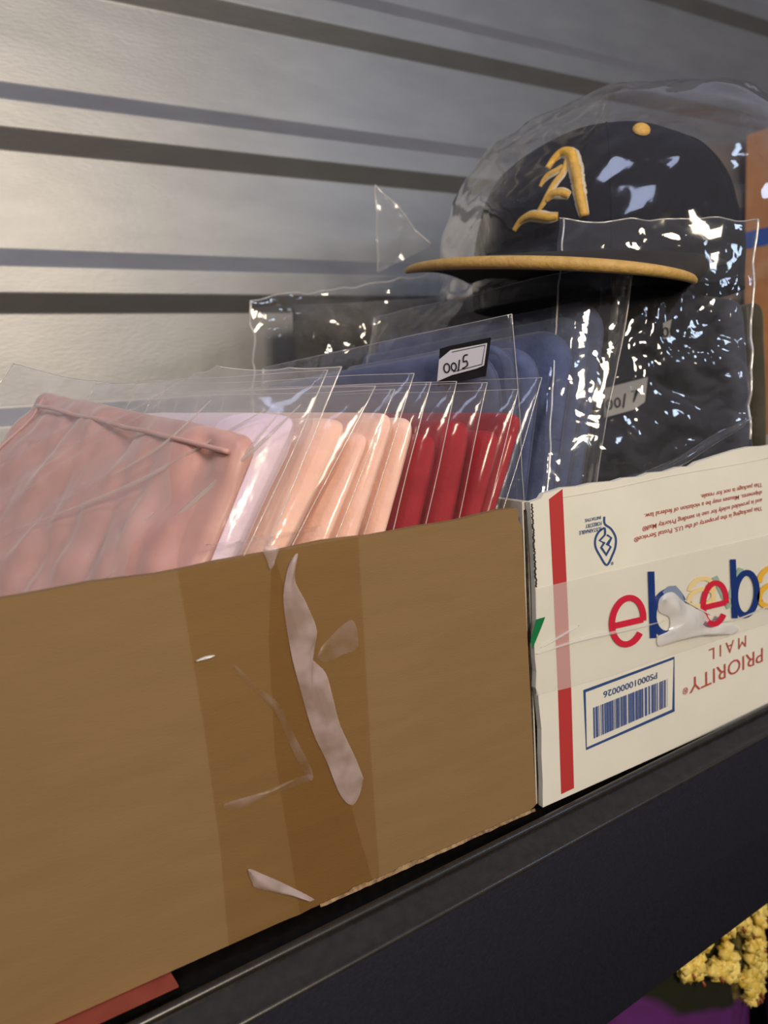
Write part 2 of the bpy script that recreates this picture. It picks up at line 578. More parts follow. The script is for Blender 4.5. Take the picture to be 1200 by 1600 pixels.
n_top = 40
front = []
xs = np.linspace(L0, 0.2358, n_top)
tops = [(x, 0.155 + wobble(x) * 0.7) for x in xs] + [(0.2372, 0.1535), (0.2368, 0.150), (0.2388, 0.146)]
bots = [(0.2422, 0.004), (0.2405, 0.0018 + FLOOR)] + [(x, FLOOR + 0.0002 + 0.0006 * abs(math.sin(x * 200))) for x in np.linspace(0.236, 0.10, 26)] + [(L0, FLOOR)]
outline = tops + bots
V, Fc = extrude_poly([(x, 0.0, z) for x, z in outline], (0, 0.0038, 0))
mesh_obj('front_panel', V, Fc, M['card'], cb, smooth=False)
# side, back, bottom panels
V, Fc = extrude_poly([(0.2326, 0.004, 0.154), (0.238, 0.004, 0.0015), (0.238, 0.27, 0.0015), (0.2326, 0.27, 0.152)], (0.0035, 0, 0))
mesh_obj('side_panel', V, Fc, M['card'], cb, smooth=False)
V, Fc = extrude_poly([(L0, 0.004, 0.154), (L0, 0.004, 0.0015), (L0, 0.27, 0.0015), (L0, 0.27, 0.152)], (0.0035, 0, 0))
mesh_obj('side_panel', V, Fc, M['card'], cb, smooth=False)
V, Fc = box_mesh((L0, 0.2702, 0.0015), (0.2365, 0.274, 0.152))
mesh_obj('back_panel', V, Fc, M['card'], cb, smooth=False)
V, Fc = box_mesh((L0 + 0.004, 0.0042, 0.0015), (0.232, 0.2698, 0.005))
mesh_obj('bottom_panel', V, Fc, M['card'], cb, smooth=False)
# torn paper layer along the bottom right corner
rnd = random.Random(4)
vv = []
xs = np.linspace(0.120, 0.2405, 46)
up = [(x, -0.0004, FLOOR + 0.0022 + 0.0012 * rnd.random() * (1 if 0.135 < x < 0.175 else 0.2) - 0.0010) for x in xs]
dn = [(x, -0.0012, FLOOR + 0.0001 + 0.0004 * rnd.random()) for x in xs]
Fc = [(i, i + 1, 46 + i + 1, 46 + i) for i in range(45)]
o = mesh_obj('torn_edge', up + dn, Fc, M['card_edge'], cb, smooth=False, label='frayed bottom edge showing the corrugation')
solid(o, 0.0006)


def pl(x, y, off_=0.0004):
    return at(x, y, -off_)


def px_patch(name, pts_, material, parent, offs=0.0004, thick=0.00012, label=None):
    P = [pl(x, y, offs) for x, y in pts_]
    if thick == 0:
        V_, F_ = P, [tuple(range(len(P)))]
    else:
        V_, F_ = extrude_poly(P, (0, thick, 0))
    return mesh_obj(name, V_, F_, material, parent, smooth=False, label=label)


def bez(pts_, n=8):
    """Catmull-Rom through px points"""
    p = [np.array(q, float) for q in pts_]
    out = []
    for i in range(len(p) - 1):
        a = p[max(i - 1, 0)]; b = p[i]; c = p[i + 1]; d = p[min(i + 2, len(p) - 1)]
        for t in np.linspace(0, 1, n, endpoint=False):
            out.append(0.5 * ((2 * b) + (-a + c) * t + (2 * a - 5 * b + 4 * c - d) * t * t + (-a + 3 * b - 3 * c + d) * t ** 3))
    out.append(p[-1])
    return out


def closed_bez(pts_, n=5):
    p = [np.array(q, float) for q in pts_]
    N_ = len(p)
    out = []
    for i in range(N_):
        a = p[i - 1]; b = p[i]; c = p[(i + 1) % N_]; d = p[(i + 2) % N_]
        for t in np.linspace(0, 1, n, endpoint=False):
            out.append(0.5 * ((2 * b) + (-a + c) * t + (2 * a - 5 * b + 4 * c - d) * t * t + (-a + 3 * b - 3 * c + d) * t ** 3))
    return out


def fillet(name, pts_, material, parent, height=0.0012, base=0.0006, label=None, seed=1, smooth_outline=True):
    """raised patch of film on the front plane: outline in the photo, bulging in its middle"""
    ol = closed_bez(pts_) if smooth_outline else [np.array(q, float) for q in pts_]
    P = [np.array(pl(x, y, base)) for x, y in ol]
    n = len(P)
    # inner ring pulled toward a medial line
    c = [0.5 * (P[i] + P[(-i) % n]) for i in range(n)]
    V_ = list(P)
    for ring in (0.35, 0.7, 0.95):
        for i in range(n):
            q = P[i] * (1 - ring) + c[i] * ring
            h = height * math.sin(ring * math.pi / 2) * (0.7 + 0.5 * noise.noise(Vector(q * 90 + seed)))
            V_.append(q + np.array([0, -h, 0]))
    F_ = []
    for r_ in range(3):
        for i in range(n):
            j = (i + 1) % n
            F_.append((r_ * n + i, r_ * n + j, (r_ + 1) * n + j, (r_ + 1) * n + i))
    for i in range(1, n // 2 + (n % 2)):
        a, b = i, (i + 1)
        F_.append((3 * n + a, 3 * n + b, 3 * n + (-b) % n, 3 * n + (-a) % n))
    return mesh_obj(name, V_, F_, material, parent, label=label)


# clear tape on the front of the brown box (photo zoom coordinates -> frame)
def z6(p):
    return [(x / 2.667 + 250, y / 2.667 + 830) for x, y in p]


px_patch('packing_tape', [(277, 889), (427, 862), (470, 1000), (520, 1150), (560, 1300), (585, 1383), (500, 1421), (358, 1486), (345, 1330), (318, 1130)],
         M['tape'], cb, 0.0004, 0, label='clear packing tape strip')
px_patch('packing_tape', [(425, 862.5), (560, 838), (570, 1010), (580, 1180), (594, 1379), (520, 1412), (470, 1434), (430, 1180), (420, 1000)],
         M['tape'], cb, 0.0007, 0, label='second clear packing tape strip')
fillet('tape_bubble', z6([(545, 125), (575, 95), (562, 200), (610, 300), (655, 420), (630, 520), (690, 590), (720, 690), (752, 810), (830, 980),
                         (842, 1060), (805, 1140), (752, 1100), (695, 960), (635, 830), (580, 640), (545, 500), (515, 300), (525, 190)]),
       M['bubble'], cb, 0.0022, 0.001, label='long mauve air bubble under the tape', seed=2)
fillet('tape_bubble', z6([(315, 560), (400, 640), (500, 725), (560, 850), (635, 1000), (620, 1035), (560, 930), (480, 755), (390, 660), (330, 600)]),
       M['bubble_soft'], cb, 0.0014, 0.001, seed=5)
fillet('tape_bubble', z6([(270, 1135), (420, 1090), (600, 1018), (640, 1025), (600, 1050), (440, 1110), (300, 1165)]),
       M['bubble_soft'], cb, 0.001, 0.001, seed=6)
fillet('tape_bubble', z6([(655, 520), (700, 450), (800, 370), (825, 480), (760, 515), (690, 545)]), M['bubble_soft'], cb, 0.001, 0.001, seed=7)  # highlight on the tape, painted as a milky patch
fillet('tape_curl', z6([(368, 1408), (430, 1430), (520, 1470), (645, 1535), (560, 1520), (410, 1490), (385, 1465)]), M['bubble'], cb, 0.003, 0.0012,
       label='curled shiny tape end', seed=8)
fillet('tape_glint', z6([(150, 541), (190, 522), (228, 517), (200, 534)]), M['bubble_white'], cb, 0.0008, 0.001, seed=3)  # light glint on the tape, painted as a white patch
fillet('tape_fold', z6([(430, 70), (500, 60), (480, 100), (462, 160), (445, 120)]), M['bubble'], cb, 0.002, 0.0012, label='bunched tape folded over the rim', seed=4)  # glint near the rim, painted as a raised pale patch
# loose tape film folded over the rim
V, Fc = grid_mesh(lambda s, t: np.array(pl(330 + 180 * s, 882 - 34 * s - 10, 0.0015)) + np.array([0, 0.010 * t, 0.0035 * math.sin(t * 3.0) + 0.0016 * noise.noise(Vector((s * 9, t * 3, 0)))]), 30, 8)
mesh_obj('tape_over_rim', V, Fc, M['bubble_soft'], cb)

# ------------------------------------------------------------------ white mailing box
wb = thing('shipping_box', (0.38, 0.14, 0.0005), 'white shipping box with red stripes, barcode and coloured letter tape, holding the blue clothes', 'box')
top_px = [(828, 785), (845, 779), (850, 771), (868, 766), (880, 762), (905, 760), (925, 755), (960, 752), (975, 747), (1000, 745), (1015, 739),
          (1040, 737), (1060, 730), (1080, 729), (1090, 722), (1115, 714), (1150, 703), (1172, 698), (1195, 697)]
left_px = [(848, 1255), (848, 1220), (846, 1180), (846, 1140), (842, 1100), (841, 1086), (837, 1075), (838, 1050), (836, 1030), (835, 1010), (838, 985), (837, 930), (835, 880), (833, 840), (830, 805)]
top_w = [tuple(at(x, y, 0)) for x, y in top_px]
left_w = [tuple(at(x, y, 0)) for x, y in left_px]
ol = [(p[0], p[2]) for p in top_w] + [(0.47, 0.1672), (0.5, 0.1655), (0.545, 0.166), (0.548, 0.0006)] + [(left_w[0][0], 0.0006)] + [(p[0], p[2]) for p in left_w[0:]]
V, Fc = extrude_poly([(x, 0.0, z) for x, z in ol], (0, 0.003, 0))
mesh_obj('front_panel', V, Fc, M['white_card'], wb, smooth=False)
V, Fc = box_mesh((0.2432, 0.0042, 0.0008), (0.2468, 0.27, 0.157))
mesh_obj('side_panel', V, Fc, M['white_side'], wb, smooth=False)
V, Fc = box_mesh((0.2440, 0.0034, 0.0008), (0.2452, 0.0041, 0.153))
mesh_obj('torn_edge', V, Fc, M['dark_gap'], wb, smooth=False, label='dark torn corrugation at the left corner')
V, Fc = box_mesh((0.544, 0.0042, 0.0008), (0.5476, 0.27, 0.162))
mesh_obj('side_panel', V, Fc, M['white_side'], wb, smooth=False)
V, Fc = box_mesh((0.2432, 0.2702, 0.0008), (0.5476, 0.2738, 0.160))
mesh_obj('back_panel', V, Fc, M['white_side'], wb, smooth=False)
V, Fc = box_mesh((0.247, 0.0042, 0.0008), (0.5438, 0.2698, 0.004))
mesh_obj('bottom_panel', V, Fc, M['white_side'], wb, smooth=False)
# wavy black tear line along the left edge
rnd = random.Random(9)
tp = [pl(831 + 7.0 * i / 60 + rnd.uniform(-1.1, 1.1), 787 + 130 * i / 60, 0.0001) for i in range(61)]
mesh_obj('tear_line', *tube(tp, 0.00045, 6), M['dark_gap'], wb, label='ragged dark corrugation line')
# crease line near the top
tp = [pl(880 + 320 * t, 777 - 62 * t + 1.0 * math.sin(9 * t), 0.0000) for t in np.linspace(0, 1, 30)]
mesh_obj('score_line', *tube(tp, 0.00022, 6), M['white_side'], wb)


def ribbon(name, lines, width, material, parent, offs=0.0003, thick=0.00012, label=None, closed=False, plane=None):
    """strokes drawn in frame coordinates and laid on the box front (or on another real plane)"""
    parts = []
    for li_, ln in enumerate(lines):
        w = width
        if isinstance(ln, tuple) and isinstance(ln[0], (int, float)) is False and len(ln) == 2 and isinstance(ln[1], float):
            ln, w = ln
        q = [np.array(a, float) for a in ln]
        n = len(q)
        Lp, Rp = [], []
        for i in range(n):
            a = q[(i - 1) % n] if closed else q[max(i - 1, 0)]
            b = q[(i + 1) % n] if closed else q[min(i + 1, n - 1)]
            t = (b - a) / (np.linalg.norm(b - a) + 1e-9)
            nn = np.array([-t[1], t[0]])
            # mitre
            if 0 < i < n - 1 or closed:
                t1 = (q[i] - a) / (np.linalg.norm(q[i] - a) + 1e-9)
                n1 = np.array([-t1[1], t1[0]])
                sc = 1 / max(0.35, float(np.dot(nn, n1)))
            else:
                sc = 1
            Lp.append(q[i] + nn * w / 2 * sc)
            Rp.append(q[i] - nn * w / 2 * sc)
        f3 = (lambda p: pl(p[0], p[1], offs + li_ * 0.00013)) if plane is None else (lambda p: on_plane(p[0], p[1], plane[0], plane[1]))
        dv = np.array([0, thick, 0]) if plane is None else -unit(plane[1]) * thick
        A = [f3(p) for p in Lp]
        B = [f3(p) for p in Rp]
        A2 = [p + dv for p in A]
        B2 = [p + dv for p in B]
        V_ = A + B + A2 + B2
        F_ = []
        rng = range(n) if closed else range(n - 1)
        for i in rng:
            j = (i + 1) % n
            F_ += [(i, j, n + j, n + i), (2 * n + i, 3 * n + i, 3 * n + j, 2 * n + j), (i, 2 * n + i, 2 * n + j, j), (n + i, n + j, 3 * n + j, 3 * n + i)]
        parts.append((V_, F_))
    return mesh_obj(name, *merge(*parts), material, parent, smooth=False, label=label)


def text_mesh(s, bold=0.0):
    cu = bpy.data.curves.new('lettering_curve', 'FONT')
    cu.body = s
    cu.size = 1.0
    cu.resolution_u = 3
    cu.offset = bold
    tmp = bpy.data.objects.new('lettering_temp', cu)
    COL.objects.link(tmp)
    bpy.context.view_layer.update()
    dg = bpy.context.evaluated_depsgraph_get()
    me = bpy.data.meshes.new_from_object(tmp.evaluated_get(dg))
    v = np.array([x.co[:] for x in me.vertices])
    f = [tuple(p.vertices) for p in me.polygons]
    bpy.data.objects.remove(tmp)
    bpy.data.meshes.remove(me)
    bpy.data.curves.remove(cu)
    return v, f


def text_on(name, s, p_start, p_end, h_px, material, parent, offs=0.0003, label=None, bold=0.010, spacing=None):
    """upside-down print: baseline from p_start (right) to p_end (left); letters grow downward"""
    A = np.array(pl(*p_start, offs))
    B = np.array(pl(*p_end, offs))
    U = (B - A)
    W = np.linalg.norm(U)
    U = U / W
    Dn = np.array(pl(p_start[0], p_start[1] + h_px, offs)) - A
    Hh = np.linalg.norm(Dn)
    Vv = np.cross(np.array([0, -1, 0.0]), U)      # in-plane, perpendicular to the baseline
    if np.dot(Vv, Dn) < 0:
        Vv = -Vv
    if spacing:
        s = (' ' * spacing).join(s)
    v, f = text_mesh(s, bold)
    x0, x1 = v[:, 0].min(), v[:, 0].max()
    cap = 0.70
    P = [A + U * ((x - x0) / (x1 - x0) * W) + Vv * (y / cap * Hh) for x, y, _ in v]
    return mesh_obj(name, P, f, material, parent, smooth=False, label=label)


# red stripes
px_patch('red_stripe', [(858, 780), (879, 764), (885.5, 909), (864.5, 912)], M['red_ink'], wb, 0.0002)
px_patch('red_stripe', [(864.5, 912), (885.5, 909), (892.5, 1074), (872, 1078)], M['red_ink'], wb, 0.0002)
px_patch('red_stripe', [(872, 1078), (892.5, 1074), (897, 1231.5), (877, 1241)], M['red_ink'], wb, 0.0002)
# milky tape band across the box front
px_patch('letter_tape', [(838, 920), (930, 898), (1060, 868), (1200, 836), (1260, 824), (1260, 945), (1200, 975), (1050, 1024), (960, 1055), (892, 1074), (838, 1087)],
         M['tape_white'], wb, 0.0005, 0, label='milky clear tape band')
# long crease in the tape
tp = [pl(838 + 200 * t, 1022 - 55 * t - 3 * math.sin(t * 5), 0.0008) for t in np.linspace(0, 1, 30)]
mesh_obj('tape_crease', *tube(tp, [0.0003 + 0.0007 * math.sin(math.pi * t) for t in np.linspace(0, 1, 30)], 6), M['tape_white'], wb)
tp = [pl(845 + 60 * t, 1012 - 35 * t, 0.0008) for t in np.linspace(0, 1, 12)]
mesh_obj('tape_crease', *tube(tp, [0.0002 + 0.0006 * math.sin(math.pi * t) for t in np.linspace(0, 1, 12)], 6), M['tape_white'], wb)
px_patch('green_tape_letter', [(838, 968), (852, 964), (846, 980), (832, 1014), (829, 1000)], M['tape_green'], wb, 0.0009, label='green letter corner')


def ell(cx, cy, rx, ry, a0, a1, n=28, shear=0.0):
    out = []
    for t in np.linspace(math.radians(a0), math.radians(a1), n):
        x = rx * math.cos(t)
        y = -ry * math.sin(t)
        out.append((cx + x, cy + y + shear * x))
    return out


def letter_e(cx, cy, rx, ry, w, mat, offs, label):
    sh = -0.20
    ring = ell(cx, cy, rx, ry, -38, -360 - 2 + 0, 40, sh)
    # ring drawn from lower right, round the left, up and down to the crossbar
    ring = ell(cx, cy, rx, ry, 322, -6, 44, sh)
    bar = [(cx - rx, cy + ry * 0.10 - sh * rx * 1.0 * 0.4), (cx + rx, cy + ry * 0.10 + sh * rx)]
    ribbon('tape_letter', [ring, [(cx - rx * 0.92, cy + ry * 0.10 - sh * rx * 0.9), (cx + rx * 0.98, cy + ry * 0.06 + sh * rx)]], w, mat, wb, offs, label=label)


def letter_b(xt, yt, xb, yb, cx, cy, rx, ry, w, mat, offs, label, a0=180, a1=-180):
    ribbon('tape_letter', [[(xt, yt), (xb, yb)], ell(cx, cy, rx, ry, a0, a1, 44, -0.2)], w, mat, wb, offs, label=label)


letter_e(981, 970.5, 24.5, 36, 9.5, M['tape_red'], 0.0009, 'red letter e')
letter_b(1017.5, 893, 1021, 997, 1045, 957, 24, 33, 10, M['tape_blue'], 0.0009, 'blue letter b', 200, -20 + 0)
letter_b(1017.5, 893, 1021, 997, 1045, 957, 24, 33, 10, M['tape_blue'], 0.00085, 'blue letter b', 160, 290)
ribbon('tape_letter', [ell(1096, 923, 19, 19, 170, -10, 20, -0.2), ell(1096, 934, 19, 13, 200, -160, 20, -0.2), [(1114, 915), (1116, 946)]], 6.5,
       M['faded_yellow'], wb, 0.00075, label='faded yellow letter a')
ribbon('tape_letter', [[(1117, 901), (1140, 950)], [(1158, 888), (1141, 935)]], 9, M['faded_green'], wb, 0.00072, label='faded green letter y')
letter_e(1117, 943, 18, 32, 8.5, M['tape_red'], 0.00105, 'second red letter e')
letter_b(1145.5, 874, 1148.5, 966, 1166, 928, 17, 33, 9, M['tape_blue'], 0.00105, 'second blue letter b')
ribbon('tape_letter', [ell(1207, 906, 20, 20, 180, -10, 20, -0.2), ell(1207, 930, 20, 17, 200, -160, 24, -0.2), [(1226, 898), (1228, 948)]], 8,
       M['tape_yellow'], wb, 0.00105, label='yellow letter a')
px_patch('tape_letter', [(1035, 925), (1045, 916), (1056, 915), (1066, 926), (1070, 942), (1060, 940), (1040, 931)], M['faded_blue'], wb, 0.00115, label='blue letter seen through lifted tape')
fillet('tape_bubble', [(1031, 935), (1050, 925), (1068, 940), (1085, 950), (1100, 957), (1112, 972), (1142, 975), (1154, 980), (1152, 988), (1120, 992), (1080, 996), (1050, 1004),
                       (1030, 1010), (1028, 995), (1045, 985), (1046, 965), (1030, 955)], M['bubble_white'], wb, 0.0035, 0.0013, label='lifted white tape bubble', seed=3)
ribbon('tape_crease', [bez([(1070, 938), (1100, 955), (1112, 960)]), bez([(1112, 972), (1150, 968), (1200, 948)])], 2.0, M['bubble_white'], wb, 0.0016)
ribbon('tape_letter', [ell(1117, 943, 18, 32, 235, 320, 12, -0.2)], 8.5, M['tape_red'], wb, 0.0052, label='lower curve of red letter e on lifted tape')

# print
text_on('printed_text', 'PRIORITY', (1192, 1012), (1077, 1061), 22, M['red_print'], wb, bold=0.0)
text_on('printed_text', 'MAIL', (1166, 992.5), (1108, 1014.5), 18, M['red_print'], wb, spacing=1, bold=0.0)
text_on('printed_text', 'PS00010000026', (1027, 1050.5), (943, 1081), 9.5, M['blue_ink'], wb)
text_on('printed_text', '\u00ae', (1075, 1073), (1067, 1076), 10, M['red_print'], wb)
text_on('printed_text', 'This packaging is the property of the U.S. Postal Service\u00ae', (1191, 791), (991, 840), 6.5, M['red_print'], wb)
text_on('printed_text', 'and is provided solely for use in sending Priority Mail\u00ae', (1191, 778.5), (1004, 823), 6.5, M['red_print'], wb)
text_on('printed_text', 'shipments. Misuses may be a violation of federal law.', (1191, 766.5), (1007, 803), 6.5, M['red_print'], wb)
text_on('printed_text', 'This package is not for resale.', (1191, 754), (1095, 773), 6.5, M['red_print'], wb)
text_on('printed_text', 'SUSTAINABLE', (940, 823), (905, 830), 6, M['blue_ink'], wb)
text_on('printed_text', 'FORESTRY', (940, 814.5), (915, 819.5), 6, M['blue_ink'], wb)
text_on('printed_text', 'INITIATIVE', (939, 806), (914, 811), 5, M['blue_ink'], wb)


def z3(p):
    return [(x / 3.53 + 860, y / 3.53 + 720) for x, y in p]


ribbon('leaf_emblem', [bez(z3([(298, 308), (301, 348), (335, 375), (360, 420), (360, 470), (345, 515), (312, 575), (275, 525), (250, 475), (249, 430), (268, 392), (299, 372), (302, 408)]), 5)],
       3.0, M['blue_ink'], wb)
ribbon('leaf_emblem', [z3([(302, 408), (272, 440), (298, 452), (281, 478), (309, 518), (334, 474), (315, 462), (337, 425), (313, 408)])], 2.6, M['blue_ink'], wb)
text_on('printed_text', '\u00ae', (958.5, 877), (954.5, 878.5), 5, M['blue_ink'], wb)
ribbon('barcode_frame', [[(913.5, 1080), (1053.5, 1028), (1052.5, 1110), (916.5, 1170)]], 3.4, M['blue_ink'], wb, closed=True)
rnd = random.Random(12)
parts = []
pos = 0.0
bars = []
while pos < 1.0:
    w_ = rnd.choice([0.006, 0.006, 0.012, 0.02, 0.03])
    bars.append((pos, min(1, pos + w_)))
    pos += w_ + rnd.choice([0.007, 0.007, 0.012, 0.02])
for a, b in bars:
    TL = np.array([927, 1106.]); TR = np.array([1043, 1061.]); BL = np.array([928, 1154.]); BR = np.array([1043, 1104.])
    q = [TL + (TR - TL) * a, TL + (TR - TL) * b, BL + (BR - BL) * b, BL + (BR - BL) * a]
    parts.append(extrude_poly([pl(x, y, 0.0003) for x, y in q], (0, 0.0001, 0)))
mesh_obj('barcode', *merge(*parts), M['bar_ink'], wb, smooth=False)


# ------------------------------------------------------------------ folded clothes and their bags
def quad_fn(FB, FT, RT, RB):
    FB, FT, RT, RB = map(np.array, (FB, FT, RT, RB))
    return lambda s, t: (FB * (1 - s) + RB * s) * (1 - t) + (FT * (1 - s) + RT * s) * t


def down_to(b, t, z):
    b, t = np.array(b, float), np.array(t, float)
    return t + (b - t) * ((z - t[2]) / (b[2] - t[2]))


def face_normal(q):
    a = q(1, 0.5) - q(0, 0.5)
    b = q(0.5, 1) - q(0.5, 0)
    n = unit(np.cross(a, b))
    if np.dot(n, CAM - q(0.3, 0.9)) < 0:
        n = -n
    return n


def slab_mesh(q_in, T, rc=0.008, r_front=None, r_top=None, wr=0.0015, seed=1, nu=40, nv=34, expand=0.0, wfreq=30.0, front_t=0.5, hollow=False, top_pinch=0.0):
    """a folded cloth: two faces closing in round folds along the front and top edges; faces camera side = -T/2 offset"""
    n = face_normal(q_in)
    L = np.linalg.norm(q_in(1, 1) - q_in(0, 1))
    H = np.linalg.norm(q_in(0.2, 1) - q_in(0.2, 0))

    def q(s_, t_):
        k3 = max(0.0, 1 - s_ * L / rc)
        drop = rc * (1 - math.sqrt(max(0.0, 1 - k3 * k3)))
        return q_in(s_, t_ * (1 - drop / H))
    rf = (r_front or T * 0.55)
    rt = (r_top or T * 0.6)

    def fall(d, r_):
        return 1.0 if d >= r_ else math.sqrt(max(0.0, 1 - (1 - d / r_) ** 2))

    def warp(k_):   # denser near borders
        return k_

    us = sorted(set([0.0] + [rf / L * x for x in (0.02, 0.08, 0.2, 0.38, 0.6, 0.8, 1.0)] + list(np.linspace(rf / L * 1.2, 1 - 0.02, nu)) + [1.0]))
    vs = sorted(set([0.0] + list(np.linspace(0.02, 1 - rt / H * 1.1, nv)) + [1 - rt / H * x for x in (1.0, 0.8, 0.6, 0.38, 0.2, 0.08, 0.02)] + [1.0]))
    V_ = []
    for side in (1, -1):
        for t in vs:
            for s in us:
                d1 = s * L
                d2 = (1 - t) * H
                th = T / 2 * fall(d1, rf) * fall(d2, rt) * fall((1 - s) * L, T * 0.5)
                if th < 1e-6: th = 0
                p = q(s, t)
                wv = wr * (noise.noise(Vector(p * wfreq) + Vector((seed * 3.3, seed, side * 4))) + 0.5 * noise.noise(Vector(p * wfreq * 2.6) + Vector((seed, 2, side))))
                shear = 0.6 * wr * noise.noise(Vector(p * 22) + Vector((7, seed, 1)))
                V_.append(p + n * (side * th + (wv if th > 0 else 0) * min(1, th / (T / 2)) + shear))
    nu_, nv_ = len(us), len(vs)
    F_ = []
    half = nu_ * nv_
    for j in range(nv_ - 1):
        for i in range(nu_ - 1):
            a = j * nu_ + i
            F_.append((a, a + 1, a + nu_ + 1, a + nu_))
            F_.append((half + a, half + a + nu_, half + a + nu_ + 1, half + a + 1))
    for i in range(nu_ - 1):      # close the bottom
        F_.append((i, half + i, half + i + 1, i + 1))
    for j in range(nv_ - 1):      # close the front and rear borders
        F_.append((j * nu_, (j + 1) * nu_, half + (j + 1) * nu_, half + j * nu_))
        a = j * nu_ + nu_ - 1
        F_.append((a, half + a, half + a + nu_, a + nu_))
    for i in range(nu_ - 1):
        a = (nv_ - 1) * nu_ + i
        F_.append((a, a + 1, half + a + 1, half + a))
    return V_, F_, n


def bag_mesh(q, T, ext_front, ext_top, ext_rear=0.006, seed=1, amp=0.0012, freq=28, nu=46, nv=40, pinch=0.9, kink=None):
    """film envelope round a slab: puffed where the cloth is, closing flat beyond it"""
    n = face_normal(q)
    L = np.linalg.norm(q(1, 1) - q(0, 1))
    H = np.linalg.norm(q(0.2, 1) - q(0.2, 0))
    s0, s1 = -ext_front / L, 1 + ext_rear / L
    t1 = 1 + ext_top / H

    def sm(x):
        x = min(1, max(0, x))
        return x * x * (3 - 2 * x)
    V_ = []
    for side in (1, -1):
        for j in range(nv + 1):
            t = t1 * j / nv
            for i in range(nu + 1):
                s = s0 + (s1 - s0) * i / nu
                p = q(s, t)
                e_ = min((s - s0) * L / (ext_front + T * 0.35), (t1 - t) * H / (ext_top + T * 0.3), (s1 - s) * L / (ext_rear + T * 0.3))
                th = (T / 2 + 0.0012) * sm(e_ ** 0.8 if e_ > 0 else 0) + 0.00015
                w_ = amp * (ridged(p * freq, seed + side) - 0.35) * (0.35 + 0.65 * sm(e_)) if side == 1 else 0.5 * amp * (ridged(p * freq, seed) - 0.35) * sm(e_)
                w_ += 1.6 * amp * noise.noise(Vector(p * 14) + Vector((seed, seed, seed))) * (1 - sm(e_))
                V_.append(p + n * (side * th + w_))
    W_ = nu + 1
    half = W_ * (nv + 1)
    F_ = []
    for j in range(nv):
        for i in range(nu):
            a = j * W_ + i
            F_.append((a, a + 1, a + W_ + 1, a + W_))
            F_.append((half + a, half + a + W_, half + a + W_ + 1, half + a + 1))
    for j in range(nv):
        F_.append((j * W_, (j + 1) * W_, half + (j + 1) * W_, half + j * W_))
        a = j * W_ + nu
        F_.append((a, half + a, half + a + W_, a + W_))
    front = [V_[j * W_] for j in range(nv + 1)]
    topl = [V_[nv * W_ + i] for i in range(W_)]
    rear = [V_[j * W_ + nu] for j in range(nv + 1)]
    return V_, F_, front, topl, rear


ZB = 0.0065


def garment(name, q, T, mat, label, cat, group, seed, wr=0.0012, **kw):
    V_, F_, n = slab_mesh(q, T, seed=seed, wr=wr, **kw)
    o_ = mesh_obj(name, V_, F_, M[mat], origin=tuple(q(0.5, 0)))
    tag(o_, label, cat, group)
    sb = o_.modifiers.new('smooth', 'SUBSURF')
    sb.levels = 0
    sb.render_levels = 1
    return o_


def bag(q, T, label, group, seed, ext_front=0.006, ext_top=0.02, mat='film', seam_r=0.00022, top_seam=True, **kw):
    root = thing('plastic_bag', q(0.5, 0), label, 'plastic bag', group)
    V_, F_, fr_, tp_, rr_ = bag_mesh(q, T, ext_front, ext_top, seed=seed, **kw)
    mesh_obj('film', V_, F_, M[mat], root)
    mesh_obj('side_seam', *tube(fr_, seam_r, 6), M['seam'], root)
    mesh_obj('side_seam', *tube(rr_, seam_r, 6), M['seam'], root)
    if top_seam:
        mesh_obj('bag_mouth', *tube(tp_, seam_r * 0.7, 6), M['seam'], root)
    return root


# front edges of the folded clothes in the brown box: (bottom px, top px)
rows = [
    ('P', (424, 836), (510, 646), 'lilac', 0.009),
    ('P', (480, 836), (574, 656), 'pale', 0.009),
    ('P', (532, 836), (597, 676), 'pale', 0.009),
    ('P', (580, 828), (637, 644), 'pale', 0.009),
    ('P', (618, 824), (663, 652), 'pale', 0.009),
    ('R', (678, 812), (708, 676), 'red', 0.009),
    ('R', (732, 804), (763, 656), 'red', 0.009),
    ('R', (768, 798), (800, 672), 'red', 0.009),
    ('R', (785, 792), (829, 645), 'red', 0.009),
]
YAW = -0.20
DEPTH = 0.205
pink_labels = [
    'pale pink plush folded garment with a lilac cast, widest of the pink rolled edges',
    'peach pink plush folded garment just right of the lilac-tinted one',
    'thin pink folded garment, lowest of the pink row, between two taller pink ones',
    'pink folded garment, second from the red clothes',
    'pink folded garment right beside the first red one',
    'deep red folded garment, leftmost of the reds and next to the pink ones',
    'deep red folded garment, second of the reds from the left',
    'short deep red folded garment, third of the reds from the left',
    'deep red folded garment, rightmost, beside the white shipping box']
bag_labels = [
    'clear plastic bag with a tall pointed corner around the lilac-tinted pink garment',
    'clear plastic bag around the peach pink garment second in the row',
    'clear plastic bag around the thin low pink garment',
    'clear plastic bag around the pink garment second from the reds',
    'clear plastic bag around the pink garment next to the first red one',
    'clear plastic bag around the leftmost red garment',
    'clear plastic bag around the second red garment from the left',
    'clear plastic bag around the short third red garment',
    'clear plastic bag around the rightmost red garment beside the white box']
prevX = None
quads = []
for i, (kd, pb, pt, mt_, yf) in enumerate(rows):
    FBp, FTp = at(*pb, yf), at(*pt, yf)
    quads.append((FBp, FTp))
